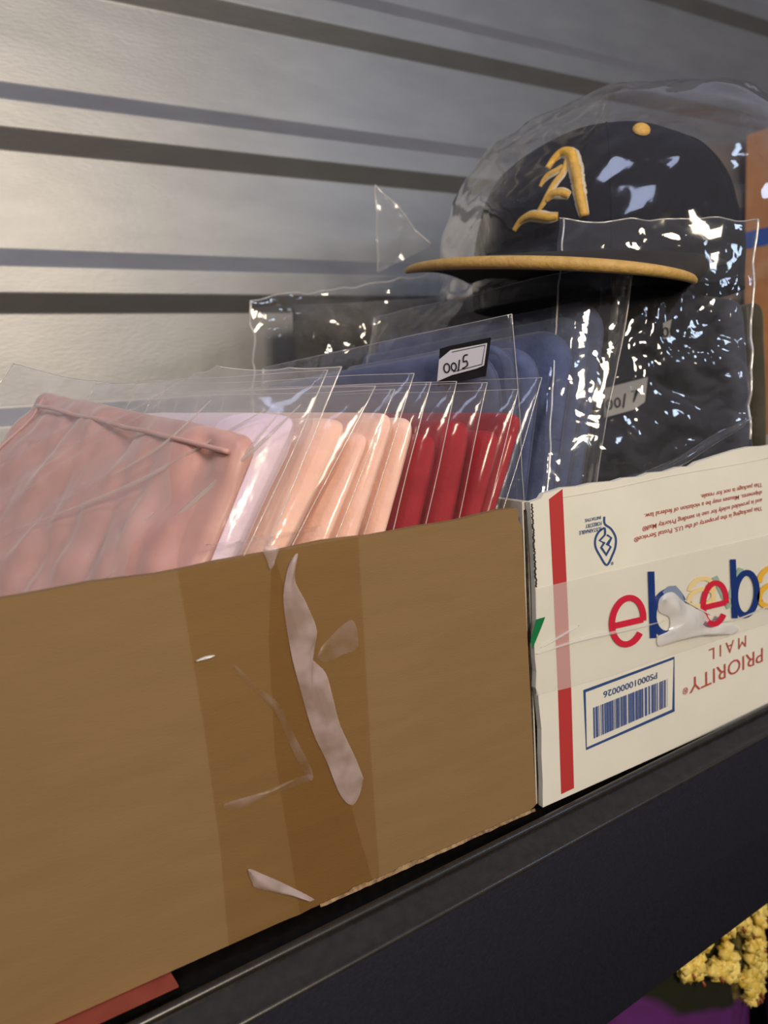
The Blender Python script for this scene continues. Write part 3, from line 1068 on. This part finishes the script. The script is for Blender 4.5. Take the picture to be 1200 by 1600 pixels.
for i, (kd, pb, pt, mt_, yf) in enumerate(rows):
    FBp, FTp = quads[i]
    if i == 0:
        gap = 0.026
    else:
        gap = abs(0.5 * (FBp[0] + FTp[0]) - 0.5 * (quads[i - 1][0][0] + quads[i - 1][1][0]))
    T = max(0.009, min(0.024, gap * 0.92))
    FB_ = down_to(FBp, FTp, ZB)
    rv = np.array([YAW * DEPTH, DEPTH, 0.0])
    shift = np.array([-T * 0.5 * 1.1, 0, 0])      # silhouettes were read at the right-hand side of each fold
    q = quad_fn(FB_ + shift, FTp + shift, FTp + shift + rv + np.array([0, 0, 0.004]), FB_ + shift + rv)
    grp = 'pink folded clothes in the brown box' if kd == 'P' else 'red folded clothes in the brown box'
    garment('folded_garment', q, T, mt_, pink_labels[i], 'clothing', grp, seed=i + 2, wr=0.0014, r_front=T * 1.25, rc=0.007)
    et = [0.020, 0.017, 0.02, 0.018, 0.016, 0.024, 0.018, 0.020, 0.018][i]
    bag(q, T, bag_labels[i], 'clear bags around the clothes in the brown box', seed=i * 2 + 1, ext_top=et, ext_front=0.005 if i else 0.007,
        amp=0.0011, freq=26)

# dusty pink garment lying against the row, face to the camera, in a larger hazy bag
FBp = down_to(at(352, 872, 0.014), at(408, 688, 0.014), 0.012)
FT_ = at(408, 688, 0.014)
RT_ = at(82, 618, 0.21)
RB_ = down_to(at(0, 735, 0.21), RT_, 0.012)
q0 = quad_fn(FBp, FT_, RT_, RB_)
n0_ = face_normal(q0)


def q0s(s, t):
    return q0(s, t) + n0_ * (0.0060 * noise.noise(Vector((s * 8 + t * 3, t * 3.2, 3.0))) + 0.0025 * noise.noise(Vector((s * 19 - t * 5, t * 5, 8.0)))) * min(1, (1 - t) * 16) * min(1, s * 8) + n0_ * (0.003 + 0.007 * min(1, 2.4 * (1 - t)))


V_, F_, n_ = slab_mesh(q0s, 0.010, seed=31, wr=0.0045, wfreq=26, nu=80, nv=110)
dg = mesh_obj('folded_garment', V_, F_, M['dusty'], origin=tuple(q0(0.5, 0)))
tag(dg, 'dusty pink satin garment with a hemmed top edge, flat side facing out at the left', 'clothing', 'pink folded clothes in the brown box')
# hem roll and side seam
hem = [q0s(s, 1.0 - 0.012 - 0.07 * min(1, s * 1.0) * 0) + n0_ * (0.0072 + 0.001 * noise.noise(Vector((s * 8, 1, 2)))) - unit(q0(s, 1) - q0(s, 0)) * 0.0075 for s in np.linspace(0.03, 0.94, 50)]
mesh_obj('hem', *tube(hem, 0.0011, 8), M['dusty'], dg)
seam = [q0s(0.93, t) + n0_ * 0.0068 for t in np.linspace(0.1, 0.98, 40)]
mesh_obj('side_seam', *tube(seam, 0.0009, 8), M['dusty'], dg)

# its bag: hazy front film reaching up to the tall corner at the right
cFT = at(535, 574, 0.008)
cFB = down_to(at(428, 840, 0.008), cFT, 0.014)
cRT = at(63, 592, 0.215)
cRB = down_to(at(-30, 745, 0.215), cRT, 0.014)


def qb(s, t):
    base = (cFB * (1 - s) + cRB * s) * (1 - t) + (cFT * (1 - s) + cRT * s) * t
    sag = 0.013 * math.sin(math.pi * s) * t ** 6
    return base - np.array([0, 0, 1.0]) * sag + n0_ * (0.001 + (0.017 + 0.008 * min(1, 2.5 * (1 - t))) * min(1, s * 4))


NU, NV = 110, 130


def dusty_front(s, t):
    p = qb(s, t)
    # long tension creases running from the upper right to the lower left
    u = s * 1.0 - (1 - t) * 1.15
    cr = 0
    for c0, w0, a0 in ((0.24, 0.030, 0.0045), (0.31, 0.018, 0.003), (0.45, 0.03, 0.0022), (0.10, 0.02, 0.002), (0.66, 0.02, 0.0015)):
        cr += a0 * math.exp(-abs(u - c0) / w0)
    w_ = 0.0022 * (ridged(p * 16, 5) - 0.4) + cr
    return p + n0_ * w_


V, Fc = grid_mesh(dusty_front, NU, NV)
pb_root = thing('plastic_bag', q0(0.5, 0), 'large hazy clear bag with long diagonal creases over the dusty pink satin garment', 'plastic bag', 'clear bags around the clothes in the brown box')
mesh_obj('film', V, Fc, M['film_haze'], pb_root)
def on_bag(x, y):
    p_ = on_plane(x, y, qb(0.5, 0.9) + n0_ * 0.0045, n0_)
    return p_


M['crease'] = film_mat('folded_film_crease', haze=0.42, haze_color=(0.90, 0.82, 0.76), rough=0.15, bump=0.2, gloss=1.5, base=0.05)  # pale haze paints the bright light streaks along the creases
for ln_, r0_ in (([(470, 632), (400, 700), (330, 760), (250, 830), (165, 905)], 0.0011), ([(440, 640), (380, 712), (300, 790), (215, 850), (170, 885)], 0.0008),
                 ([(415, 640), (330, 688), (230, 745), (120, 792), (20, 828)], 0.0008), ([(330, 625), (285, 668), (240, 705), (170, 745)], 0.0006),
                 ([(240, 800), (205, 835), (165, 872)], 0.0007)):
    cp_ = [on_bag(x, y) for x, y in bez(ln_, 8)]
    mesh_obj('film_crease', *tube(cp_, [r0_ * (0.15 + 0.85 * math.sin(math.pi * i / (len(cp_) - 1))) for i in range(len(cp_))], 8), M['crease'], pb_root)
edge_f = [dusty_front(0, t) for t in np.linspace(0, 1, 50)]
edge_t = [dusty_front(s, 1) for s in np.linspace(0, 1, 80)]
edge_r = [dusty_front(1, t) for t in np.linspace(0, 1, 50)]
mesh_obj('side_seam', *tube(edge_f, 0.0003, 6), M['seam'], pb_root)
mesh_obj('side_seam', *tube(edge_r, 0.0004, 6), M['seam'], pb_root)
mesh_obj('bag_mouth', *tube(edge_t, 0.0002, 6), M['seam'], pb_root)

# ------------------------------------------------------------------ blue clothes in the white box
BY = -0.30


def blue_quad(pb, pt, yf, depth=0.17, yaw=BY, rise=-0.012, zb=0.0055, dx=0.0):
    a, b = at(*pb, yf), at(*pt, yf)
    fb = down_to(a, b, zb)
    rv = np.array([yaw * depth, depth, 0.0])
    sh = np.array([dx, 0, 0])
    return quad_fn(fb + sh, b + sh, b + sh + rv + np.array([0, 0, rise]), fb + sh + rv)


# garment with the 0015 label: three folds
def multi_fold(name, specs, mat, label, group, seed):
    root = None
    q_first = specs[0][0]
    root = thing(name, q_first(0.5, 0), label, 'clothing', group)
    for i, (q, T) in enumerate(specs):
        V_, F_, n = slab_mesh(q, T, seed=seed + i, wr=0.0022, wfreq=22, rc=0.024, r_front=T * 1.1)
        mesh_obj('fold', V_, F_, M[mat], root)
    return root


qa = [blue_quad((790, 775), (775, 536), 0.035, dx=0.0), blue_quad((806, 775), (812, 528), 0.035), blue_quad((822, 775), (850, 534), 0.035)]
multi_fold('folded_garment', [(qa[0], 0.014), (qa[1], 0.014), (qa[2], 0.014)], 'blue',
           'slate blue folded fleece garment marked 0015 just behind the red clothes', 'blue clothes in the white box', 40)
qb_ = [blue_quad((866, 770), (902, 508), 0.045), blue_quad((886, 770), (930, 486), 0.045), blue_quad((905, 770), (952, 462), 0.045)]
multi_fold('folded_garment', [(qb_[0], 0.018), (qb_[1], 0.015), (qb_[2], 0.014)], 'blue',
           'tall slate blue folded fleece garment with three rounded folds under the cap brim', 'blue clothes in the white box', 50)

# dark navy garment turned to the camera
a_ = at(1175, 690, 0.042); b_ = at(1160, 470, 0.045)
c_ = at(940, 440, 0.16); d_ = at(915, 760, 0.16)
fb_ = down_to(a_, b_, 0.0055)
rb_ = down_to(d_, c_, 0.0055)
qc = quad_fn(fb_, b_, c_, np.array([rb_[0], rb_[1], 0.0055]))
garment('folded_garment', qc, 0.022, 'navy', 'dark navy folded garment facing out behind the printed text of the white box', 'clothing', 'blue clothes in the white box', 61, wr=0.004)
nc = face_normal(qc)

# dark olive garment at the right end of the white box
qo = blue_quad((1196, 690), (1190, 470), 0.07, depth=0.15, yaw=-0.05)
garment('folded_garment', qo, 0.02, 'olive', 'dark olive folded garment at the right edge, beyond the navy clothes in the white box', 'clothing', 'blue clothes in the white box', 66, wr=0.002)

# charcoal garments standing behind both boxes, under the cap
q = quad_fn(at(1080, 640, 0.315) * np.array([1, 1, 0]) + np.array([0, 0, 0.001]), at(1090, 442, 0.315), at(455, 478, 0.335), at(440, 640, 0.335) * np.array([1, 1, 0]) + np.array([0, 0, 0.001]))
garment('folded_garment', q, 0.035, 'charcoal', 'dark charcoal garment in the crinkled bag standing behind both boxes', 'clothing', None, 70, wr=0.008, wfreq=18, rc=0.03)
q_ch = q


# 0015 label on the bag of the blue garment, plane of the first fold
n_a = face_normal(qa[0])
p_a = qa[0](0.1, 0.95) + n_a * 0.0125


def flat_on(name, pts_, plane_p, plane_n, mat, parent, thick=0.0002, label=None):
    P = [on_plane(x, y, plane_p, plane_n) for x, y in pts_]
    V_, F_ = extrude_poly(P, -unit(plane_n) * thick)
    return mesh_obj(name, V_, F_, mat, parent, smooth=False, label=label)


bag_a = bag(qa[0], 0.016, 'clear plastic bag with a 0015 label around the blue fleece behind the reds', 'clear bags in the white box', seed=77,
            ext_front=0.012, ext_top=0.012, mat='film_crinkle', amp=0.003, freq=22)
lp = flat_on('number_label', [(687, 545), (700, 541), (767, 527), (759, 588), (700, 600), (684, 604)], p_a, n_a, M['black_ink'], bag_a, label='black sticker with a white field reading 0015')
flat_on('label_field', [(686, 562), (704, 547), (761, 536), (756, 571), (744, 576), (706, 586), (683, 596)], p_a + n_a * 0.0004, n_a, M['paper'], lp)


def handwriting(lines, w, p, n, parent, mat='black_ink'):
    return ribbon('handwriting', lines, w, M[mat], parent, thick=0.0001, plane=(p, n))


handwriting([ell(698, 575, 4.5, 7, 0, 360, 18), ell(709, 573, 3.8, 6, 0, 360, 18), [(718, 562), (716, 580)],
             bez([(731, 554), (725, 556), (724, 565), (729, 564), (730, 571), (722, 576)], 4)], 1.9, p_a + n_a * 0.0007, n_a, lp)
ribbon('label_border', [[(706, 550), (758, 539), (753, 569), (708, 581)]], 0.8, M['black_ink'], lp, thick=0.0001, plane=(p_a + n_a * 0.0006, n_a))

# 0017 label and a pale label on the navy garment
p_c = qc(0.5, 0.6) + nc * 0.0145
bag_c = thing('plastic_bag', qc(0.5, 0), 'big crinkled clear bag with bright glints around the dark navy clothes in the white box', 'plastic bag', 'clear bags in the white box')


def crinkle_film(name, corners, parent, mat, amp, freq, seed, nu=110, nv=110, bulge=0.0, edge_noise=0.0015):
    """corners: TL, TR, BR, BL as 3D points"""
    TL_, TR_, BR_, BL_ = map(np.array, corners)
    n = unit(np.cross(TR_ - TL_, BL_ - TL_))
    if np.dot(n, CAM - 0.25 * (TL_ + TR_ + BR_ + BL_)) < 0:
        n = -n

    def fn(s, t):
        p = (TL_ * (1 - s) + TR_ * s) * (1 - t) + (BL_ * (1 - s) + BR_ * s) * t
        b = bulge * (math.sin(math.pi * s) * math.sin(math.pi * min(1, t * 0.9 + 0.05))) ** 0.6 if 0 < s < 1 and 0 < t < 1 else 0
        w_ = amp * (ridged(p * freq, seed) - 0.42) + 0.14 * amp * (ridged(p * freq * 3.1, seed + 3) - 0.42)
        e1 = edge_noise * noise.noise(Vector(p * 60) + Vector((seed, 0, 0)))
        return p + n * (w_ + b) + np.array([e1, 0, e1 * 1.5])
    V_, F_ = grid_mesh(fn, nu, nv)
    o_ = mesh_obj(name, V_, F_, M[mat], parent)
    return o_, fn, n


TLc, TRc, BRc, BLc = at(872, 345, 0.075), at(1182, 345, 0.020), at(1176, 655, 0.008), at(845, 800, 0.03)
_, fC, nC = crinkle_film('film', (TLc, TRc, at(1168, 720, 0.006), BLc), bag_c, 'film_crinkle', 0.0075, 15, 3, bulge=0.006)
mesh_obj('side_seam', *tube([fC(1, t) + nC * 0.001 for t in np.linspace(0, 0.92, 60)], 0.0007, 6), M['seam'], bag_c)
mesh_obj('side_seam', *tube([fC(0.02, t) + nC * 0.001 for t in np.linspace(0, 1, 60)], 0.0005, 6), M['seam'], bag_c)
mesh_obj('bag_mouth', *tube([fC(s, 0) + nC * 0.0005 for s in np.linspace(0, 1, 60)], 0.0003, 6), M['seam'], bag_c)
# gathered lower hem of the film, rising to the right
hemC = [at(x, y, 0.0035) for x, y in bez([(955, 752), (1010, 742), (1060, 722), (1110, 690), (1150, 668), (1176, 652)], 8)]
mesh_obj('gathered_hem', *tube(hemC, [0.0006 + 0.0024 * math.sin(math.pi * i / (len(hemC) - 1)) for i in range(len(hemC))], 8), M['film_dome'], bag_c)
lc = flat_on('number_label', [(944, 607), (1013, 589), (1008, 628), (990, 640), (944, 653)], p_c, nc, M['paper'], bag_c, label='white sticker reading 0017')
handwriting([ell(952, 632, 4.5, 7.5, 0, 360, 16), ell(965, 629, 4, 7, 0, 360, 16), [(977, 615), (974, 637)]], 2.2, p_c + nc * 0.0005, nc, lc)
handwriting([[(987, 612), (996, 609), (990, 628)]], 2.0, p_c + nc * 0.0005, nc, lc)
ribbon('label_border', [[(944, 603), (1014, 585), (1009, 630)]], 2.5, M['black_ink'], lc, thick=0.0001, plane=(p_c + nc * 0.0003, nc))
lc2 = flat_on('number_label', [(1036, 505), (1065, 492), (1113, 485), (1096, 512), (1070, 525), (1036, 530)], p_c, nc, M['paper'], bag_c, label='half hidden pale sticker')
handwriting([ell(1040, 519, 4, 7, 0, 360, 16), ell(1052, 516, 3.6, 6, 0, 360, 16)], 2.0, p_c + nc * 0.0005, nc, lc2)

# bag over the tall blue folds
bag_b = bag(qb_[2], 0.034, 'crinkled clear bag around the tall blue fleece folds', 'clear bags in the white box', seed=83,
            ext_front=0.010, ext_top=0.02, mat='film_crinkle', amp=0.005, freq=22)

# crinkled bag behind, reaching left to the metal wall
bag_d = thing('plastic_bag', (0.33, 0.30, 0.001), 'wide crinkled clear bag around the charcoal garment, its corner against the metal wall', 'plastic bag', None)
TLd, TRd = at(390, 472, 0.292), at(900, 395, 0.292)
BRd, BLd = at(900, 700, 0.292), at(388, 640, 0.292)
BRd[2] = 0.001; BLd[2] = 0.001
_, fD, nD = crinkle_film('film', (TLd, TRd, BRd, BLd), bag_d, 'film_crinkle', 0.016, 11, 8, nu=130, nv=110, bulge=0.003, edge_noise=0.004)
mesh_obj('side_seam', *tube([fD(0, t) for t in np.linspace(0, 0.7, 50)], 0.0009, 6), M['seam'], bag_d)
mesh_obj('bag_mouth', *tube([fD(s, 0) for s in np.linspace(0, 1, 80)], 0.0005, 6), M['seam'], bag_d)
TLe, TRe = at(395, 480, 0.352) , at(1000, 430, 0.352)
crinkle_film('film', (TLe, TRe, TRe * np.array([1, 1, 0]) + np.array([0, 0, 0.001]), TLe * np.array([1, 1, 0]) + np.array([0, 0, 0.001])), bag_d, 'film_crinkle', 0.010, 13, 12, nu=90, nv=70)
# pointed loose corner sticking up
tri_a, tri_b, tri_c = at(588, 288, 0.28), at(672, 385, 0.27), at(592, 425, 0.29)


def spike(s, t):
    p = tri_a * (1 - t) + (tri_b * (1 - s) + tri_c * s) * t
    return p + np.array([0.1, -1, 0.1]) * 0.006 * (ridged(p * 22, 15) - 0.4)


mesh_obj('film_corner', *grid_mesh(spike, 24, 30), M['film_haze'], bag_d)
mesh_obj('side_seam', *tube([spike(0, t) for t in np.linspace(0, 1, 24)], 0.0007, 6), M['seam'], bag_d)
mesh_obj('side_seam', *tube([spike(1, t) for t in np.linspace(0, 1, 24)], 0.0005, 6), M['seam'], bag_d)

# ------------------------------------------------------------------ baseball cap
fwd = unit([-0.70, -0.714, 0])
side = np.array([-fwd[1], fwd[0], 0.0])        # to the cap's left -> toward -Y/+X side
if side[0] < 0: side = -side
CC = np.array([0.462, 0.152, 0.268])
RX, RYY, HH = 0.108, 0.098, 0.108      # along fwd, along side, height
capt = thing('baseball_cap', CC, 'black baseball cap with a golden brim edge and gold button, above the blue clothes', 'cap')


def crown_pt(a, t):
    """a: azimuth from the front; t: 0 base .. 1 top"""
    an = t * math.pi / 2
    prof_r = math.cos(an) ** 0.40
    prof_z = math.sin(an) ** 0.92
    dome = 1.0
    r_f = RX * prof_r
    r_s = RYY * prof_r
    seam_dip = 0.0008 * (abs(math.cos(3 * a)) ** 14)
    p = CC + fwd * (math.cos(a) * (r_f - seam_dip)) + side * (math.sin(a) * (r_s - seam_dip)) + np.array([0, 0, HH * prof_z])
    # higher flat front panel
    fr = max(0.0, math.cos(a)) ** 3
    p = p + fwd * (0.010 * fr * math.sin(an) * (1 - t)) + np.array([0, 0, 0.006 * fr * t * (1 - t) * 4])
    p = p + unit(p - CC - np.array([0, 0, 0.03])) * 0.0028 * noise.noise(Vector(p * 26))
    return p


NA, NT = 96, 40
Vc = []
for j in range(NT + 1):
    for i in range(NA):
        Vc.append(crown_pt(2 * math.pi * i / NA, min(0.999, j / NT)))
Fcw = []
for j in range(NT):
    for i in range(NA):
        k2 = (i + 1) % NA
        Fcw.append((j * NA + i, j * NA + k2, (j + 1) * NA + k2, (j + 1) * NA + i))
Fcw.append(tuple(NT * NA + i for i in range(NA)))
crown = mesh_obj('crown', Vc, Fcw, M['cap'], capt)
# panel stitching
for k_ in range(6):
    a = math.radians(60 * k_)
    mesh_obj('stitching', *tube([crown_pt(a, t) for t in np.linspace(0, 0.985, 30)], 0.0007, 6), M['cap'], crown)
btn_c = crown_pt(0, 0.999)
_r = unit(ray(1000, 204))
_h = BVHTree.FromPolygons([Vector([float(c) for c in p]) for p in Vc], Fcw).ray_cast(Vector([float(c) for c in CAM]), Vector([float(c) for c in _r]))
BTN = np.array(_h[0][:]) if _h[0] is not None else btn_c
# golden button
btn_c = BTN + np.array([0, -0.001, 0.000])
bn = unit(np.array(_h[1][:]) * (1 if np.dot(np.array(_h[1][:]), _r) < 0 else -1))
bu = unit(np.cross(bn, [0, 0, 1.0])); bw = np.cross(bn, bu)
V, Fc = grid_mesh(lambda s, t: btn_c + (bu * math.cos(s * 2 * math.pi) + bw * math.sin(s * 2 * math.pi)) * 0.0056 * math.cos(t * math.pi / 2) + bn * 0.0035 * math.sin(t * math.pi / 2), 20, 8)
mesh_obj('button', V, Fc, M['gold'], capt, label='gold cloth button')

# brim: from the crown front to the bound outer edge
brim_tip = at(860, 411, 0.035)
brim_l = at(636, 424, 0.150)
brim_r = at(1085, 440, 0.020)


def brim_edge(u):        # u -1..1
    a = u * math.radians(78)
    w_half = np.linalg.norm(brim_r[:2] - brim_l[:2]) / 2
    mid = 0.5 * (brim_l + brim_r)
    d = brim_tip - mid
    sx = unit(brim_r - brim_l)
    p = mid + (brim_r - brim_l) / 2 * math.sin(a) / math.sin(math.radians(78))
    kx = (math.cos(a) - math.cos(math.radians(78))) / (1 - math.cos(math.radians(78)))
    return p + d * kx


def brim_in(u):
    a = u * math.radians(66)
    p = CC + fwd * (math.cos(a) * (RX - 0.004)) + side * (math.sin(a) * (RYY - 0.004))
    p = p + np.array([0, 0, 0.010 + 0.004 * math.cos(a)])
    return p


sgn = 1.0 if np.dot(brim_r - brim_l, side) > 0 else -1.0


def brim_pt(s, t):
    u = (s * 2 - 1)
    a = brim_in(u * sgn)
    b = brim_edge(u)
    p = a * (1 - t) + b * t
    return p + np.array([0, 0, 0.006 * math.sin(math.pi * t)])


o = mesh_obj('brim', *grid_mesh(brim_pt, 60, 16), M['brim'], capt, label='dark brim')
solid(o, 0.0028)
ed = [brim_edge(u) for u in np.linspace(-1, 1, 70)]
V, Fc = tube(ed, [0.0014 + 0.0022 * math.sin(math.pi * i / 69) ** 0.5 for i in range(70)], 10)
o = mesh_obj('brim_binding', V, Fc, M['gold_dark'], capt, label='golden yellow edge strip of the brim')

# embroidered emblem on the crown front
bv = BVHTree.FromPolygons([Vector([float(c) for c in p]) for p in Vc], Fcw)


def hit(x, y, lift):
    r_ = unit(ray(x, y))
    h_ = bv.ray_cast(Vector([float(c) for c in CAM]), Vector([float(c) for c in r_]))
    if h_[0] is None:
        return None
    p = np.array(h_[0][:])
    nn = np.array(h_[1][:])
    if np.dot(nn, r_) > 0: nn = -nn
    return p + nn * lift


def ze(p):
    return [(x / 5.0 + 720, y / 5.0 + 200) for x, y in p]


def emb(name, line, rad, mat, lift, label=None, sm=6):
    P = [hit(x, y, lift) for x, y in bez(ze(line), sm)]
    P = [p for p in P if p is not None]
    if len(P) < 2: return None
    rr = [rad * (0.55 + 0.45 * math.sin(math.pi * min(1, 0.12 + 0.95 * i / (len(P) - 1)))) for i in range(len(P))]
    return mesh_obj(name, *tube(P, rr, 10), M[mat], capt, label=label)


strokes = [([(965, 690), (930, 520), (905, 360), (880, 250), (850, 200), (790, 200), (730, 250), (680, 320)], 0.0062),
           ([(800, 300), (745, 340), (690, 370), (650, 410), (622, 460)], 0.0036),
           ([(830, 250), (800, 350), (740, 430), (690, 510), (640, 600), (600, 660)], 0.0036),
           ([(850, 530), (790, 510), (720, 520), (670, 570)], 0.0048),
           ([(760, 690), (690, 700), (620, 690), (540, 690), (470, 730), (420, 800)], 0.0050)]
for ln, rd in strokes:
    emb('emblem_outline', ln, rd * 0.92, 'cream', -rd * 0.40)
    emb('emblem_stroke', ln, rd * 0.62, 'gold', rd * 0.05)

# dome shaped bag over the cap
dome = thing('plastic_bag', (CC[0], CC[1], CC[2] - 0.01), 'large dome shaped clear bag covering the black baseball cap', 'plastic bag', None)


def dome_pt(s, t):
    a = s * 2 * math.pi
    an = t * math.pi / 2
    ca, sa = math.cos(a), math.sin(a)
    rr_ = (math.cos(an)) ** 0.55
    rf = 0.185 if ca > 0 else 0.150
    p = CC + np.array([0.06, 0.01, -0.004]) + fwd * (ca * rf * rr_) + side * (sa * (0.128 if sa > 0 else 0.165) * rr_) + np.array([0, 0, 0.146 * math.sin(an) ** 0.9])
    w_ = 0.010 * (ridged(p * 12, 21) - 0.4) + 0.006 * noise.noise(Vector(p * 9))
    return p + unit(p - CC) * w_


V, Fc = grid_mesh(lambda s, t: dome_pt(s, min(t, 0.999)), 110, 60, closed_u=True)
mesh_obj('film', V, Fc, M['film_dome'], dome)

# ------------------------------------------------------------------ orange carton and blue tape behind on the right
p0 = at(1164, 300, 0.385)
oc = thing('carton', (p0[0] + 0.10, 0.33, 0.001), 'orange brown carton with a blue tape strip at the right edge, behind the cap', 'box')
V, Fc = box_mesh((p0[0], 0.275, 0.001), (p0[0] + 0.22, 0.385, at(1180, 214, 0.385)[2]))
bevel(mesh_obj('carton_body', V, Fc, M['orange'], oc, smooth=False), 0.002)
zb_ = at(1180, 374, 0.33)[2]
V, Fc = box_mesh((p0[0] - 0.0008, 0.2742, zb_), (p0[0] + 0.22, 0.3858, zb_ + 0.022))
mesh_obj('tape_strip', V, Fc, M['blue_tape'], oc, smooth=False, label='bright blue tape')

# ------------------------------------------------------------------ snack bags on the lower shelf
def snack(name, cx, cy, label, seed, rotz, clusters, w=0.19, h=0.235, purple=True):
    zb = -0.3595
    root = thing(name, (cx, cy, zb), label, 'snack bag', 'popcorn bags on the lower shelf')
    cr, sr = math.cos(rotz), math.sin(rotz)

    def loc(u, v, d):
        x = (u - 0.5) * w
        return np.array([cx + x * cr - d * sr * -1 * 0 - (-d) * 0 + d * sr, cy + x * sr - d * cr, zb + v * h])

    def puff(u, v):
        e_ = max(0.0, min(u, 1 - u) * 2) ** 0.55 * max(0.0, math.sin(math.pi * min(0.98, v * 0.92 + 0.07))) ** 0.5
        return 0.042 * e_
    V_ = []
    nu, nv = 50, 60
    for sd in (1, -1):
        for j in range(nv + 1):
            for i in range(nu + 1):
                u, v = i / nu, j / nv
                d = puff(u, v) * sd
                p = loc(u, v, d)
                d += 0.005 * (ridged(p * 18, seed) - 0.4) * (1 if puff(u, v) > 0.004 else 0.1)
                V_.append(loc(u, v, d))
    W_ = nu + 1
    hf = W_ * (nv + 1)
    F_ = []
    for j in range(nv):
        for i in range(nu):
            a = j * W_ + i
            F_.append((a, a + 1, a + W_ + 1, a + W_))
            F_.append((hf + a, hf + a + W_, hf + a + W_ + 1, hf + a + 1))
    mesh_obj('bag_body', V_, F_, M['snack'], root)
    rnd_ = random.Random(seed)
    parts_ = []
    kparts = []
    for (u0, v0, ru, rv_, n_) in clusters:
        for _ in range(n_):
            rr_ = math.sqrt(rnd_.random())
            an = rnd_.random() * 6.28
            u = u0 + ru * rr_ * math.cos(an)
            v = v0 + rv_ * rr_ * math.sin(an)
            if not (0.04 < u < 0.96 and 0.03 < v < 0.97): continue
            c0 = loc(u, v, puff(u, v) + 0.0035)
            for b in range(6):
                c1 = c0 + np.array([rnd_.uniform(-1, 1), rnd_.uniform(-.5, .3), rnd_.uniform(-1, 1)]) * 0.0048
                rad = rnd_.uniform(0.0028, 0.0050)
                sd_ = rnd_.random() * 50

                def lump(s, t, c1=c1, rad=rad, sd_=sd_):
                    th, ph = s * 2 * math.pi, (t - 0.5) * math.pi * 0.998
                    d = np.array([math.cos(th) * math.cos(ph), math.sin(th) * math.cos(ph), math.sin(ph)])
                    k3 = rad * (1 + 0.8 * noise.noise(Vector(d * 2.3) + Vector((sd_, 0, 0))))
                    return c1 + d * k3
                parts_.append(grid_mesh(lump, 10, 7, closed_u=True))
            if rnd_.random() < 0.3:
                c2 = c0 + np.array([0, -0.006, 0])
                kparts.append(tube([c2, c2 + np.array([0.001, -0.0008, -0.003]), c2 + np.array([0.0015, 0.0, -0.006])], [0.0006, 0.0012, 0.0005], 6))
    if parts_:
        mesh_obj('popcorn', *merge(*parts_), M['popcorn'], root, kind='stuff')
    if kparts:
        mesh_obj('kernel_skin', *merge(*kparts), M['kernel'], root, kind='stuff')
    return root


snack('snack_bag', 0.43, 0.060, 'dark snack bag with yellow popcorn peeking under the navy beam, purple below', 5, 0.1,
      [(0.40, 0.76, 0.16, 0.17, 45), (0.78, 0.60, 0.18, 0.22, 60)], h=0.272)
snack('snack_bag', 0.625, 0.060, 'dark snack bag full of yellow popcorn at the bottom right corner', 9, 0.15,
      [(0.42, 0.68, 0.38, 0.3, 160)], h=0.272)
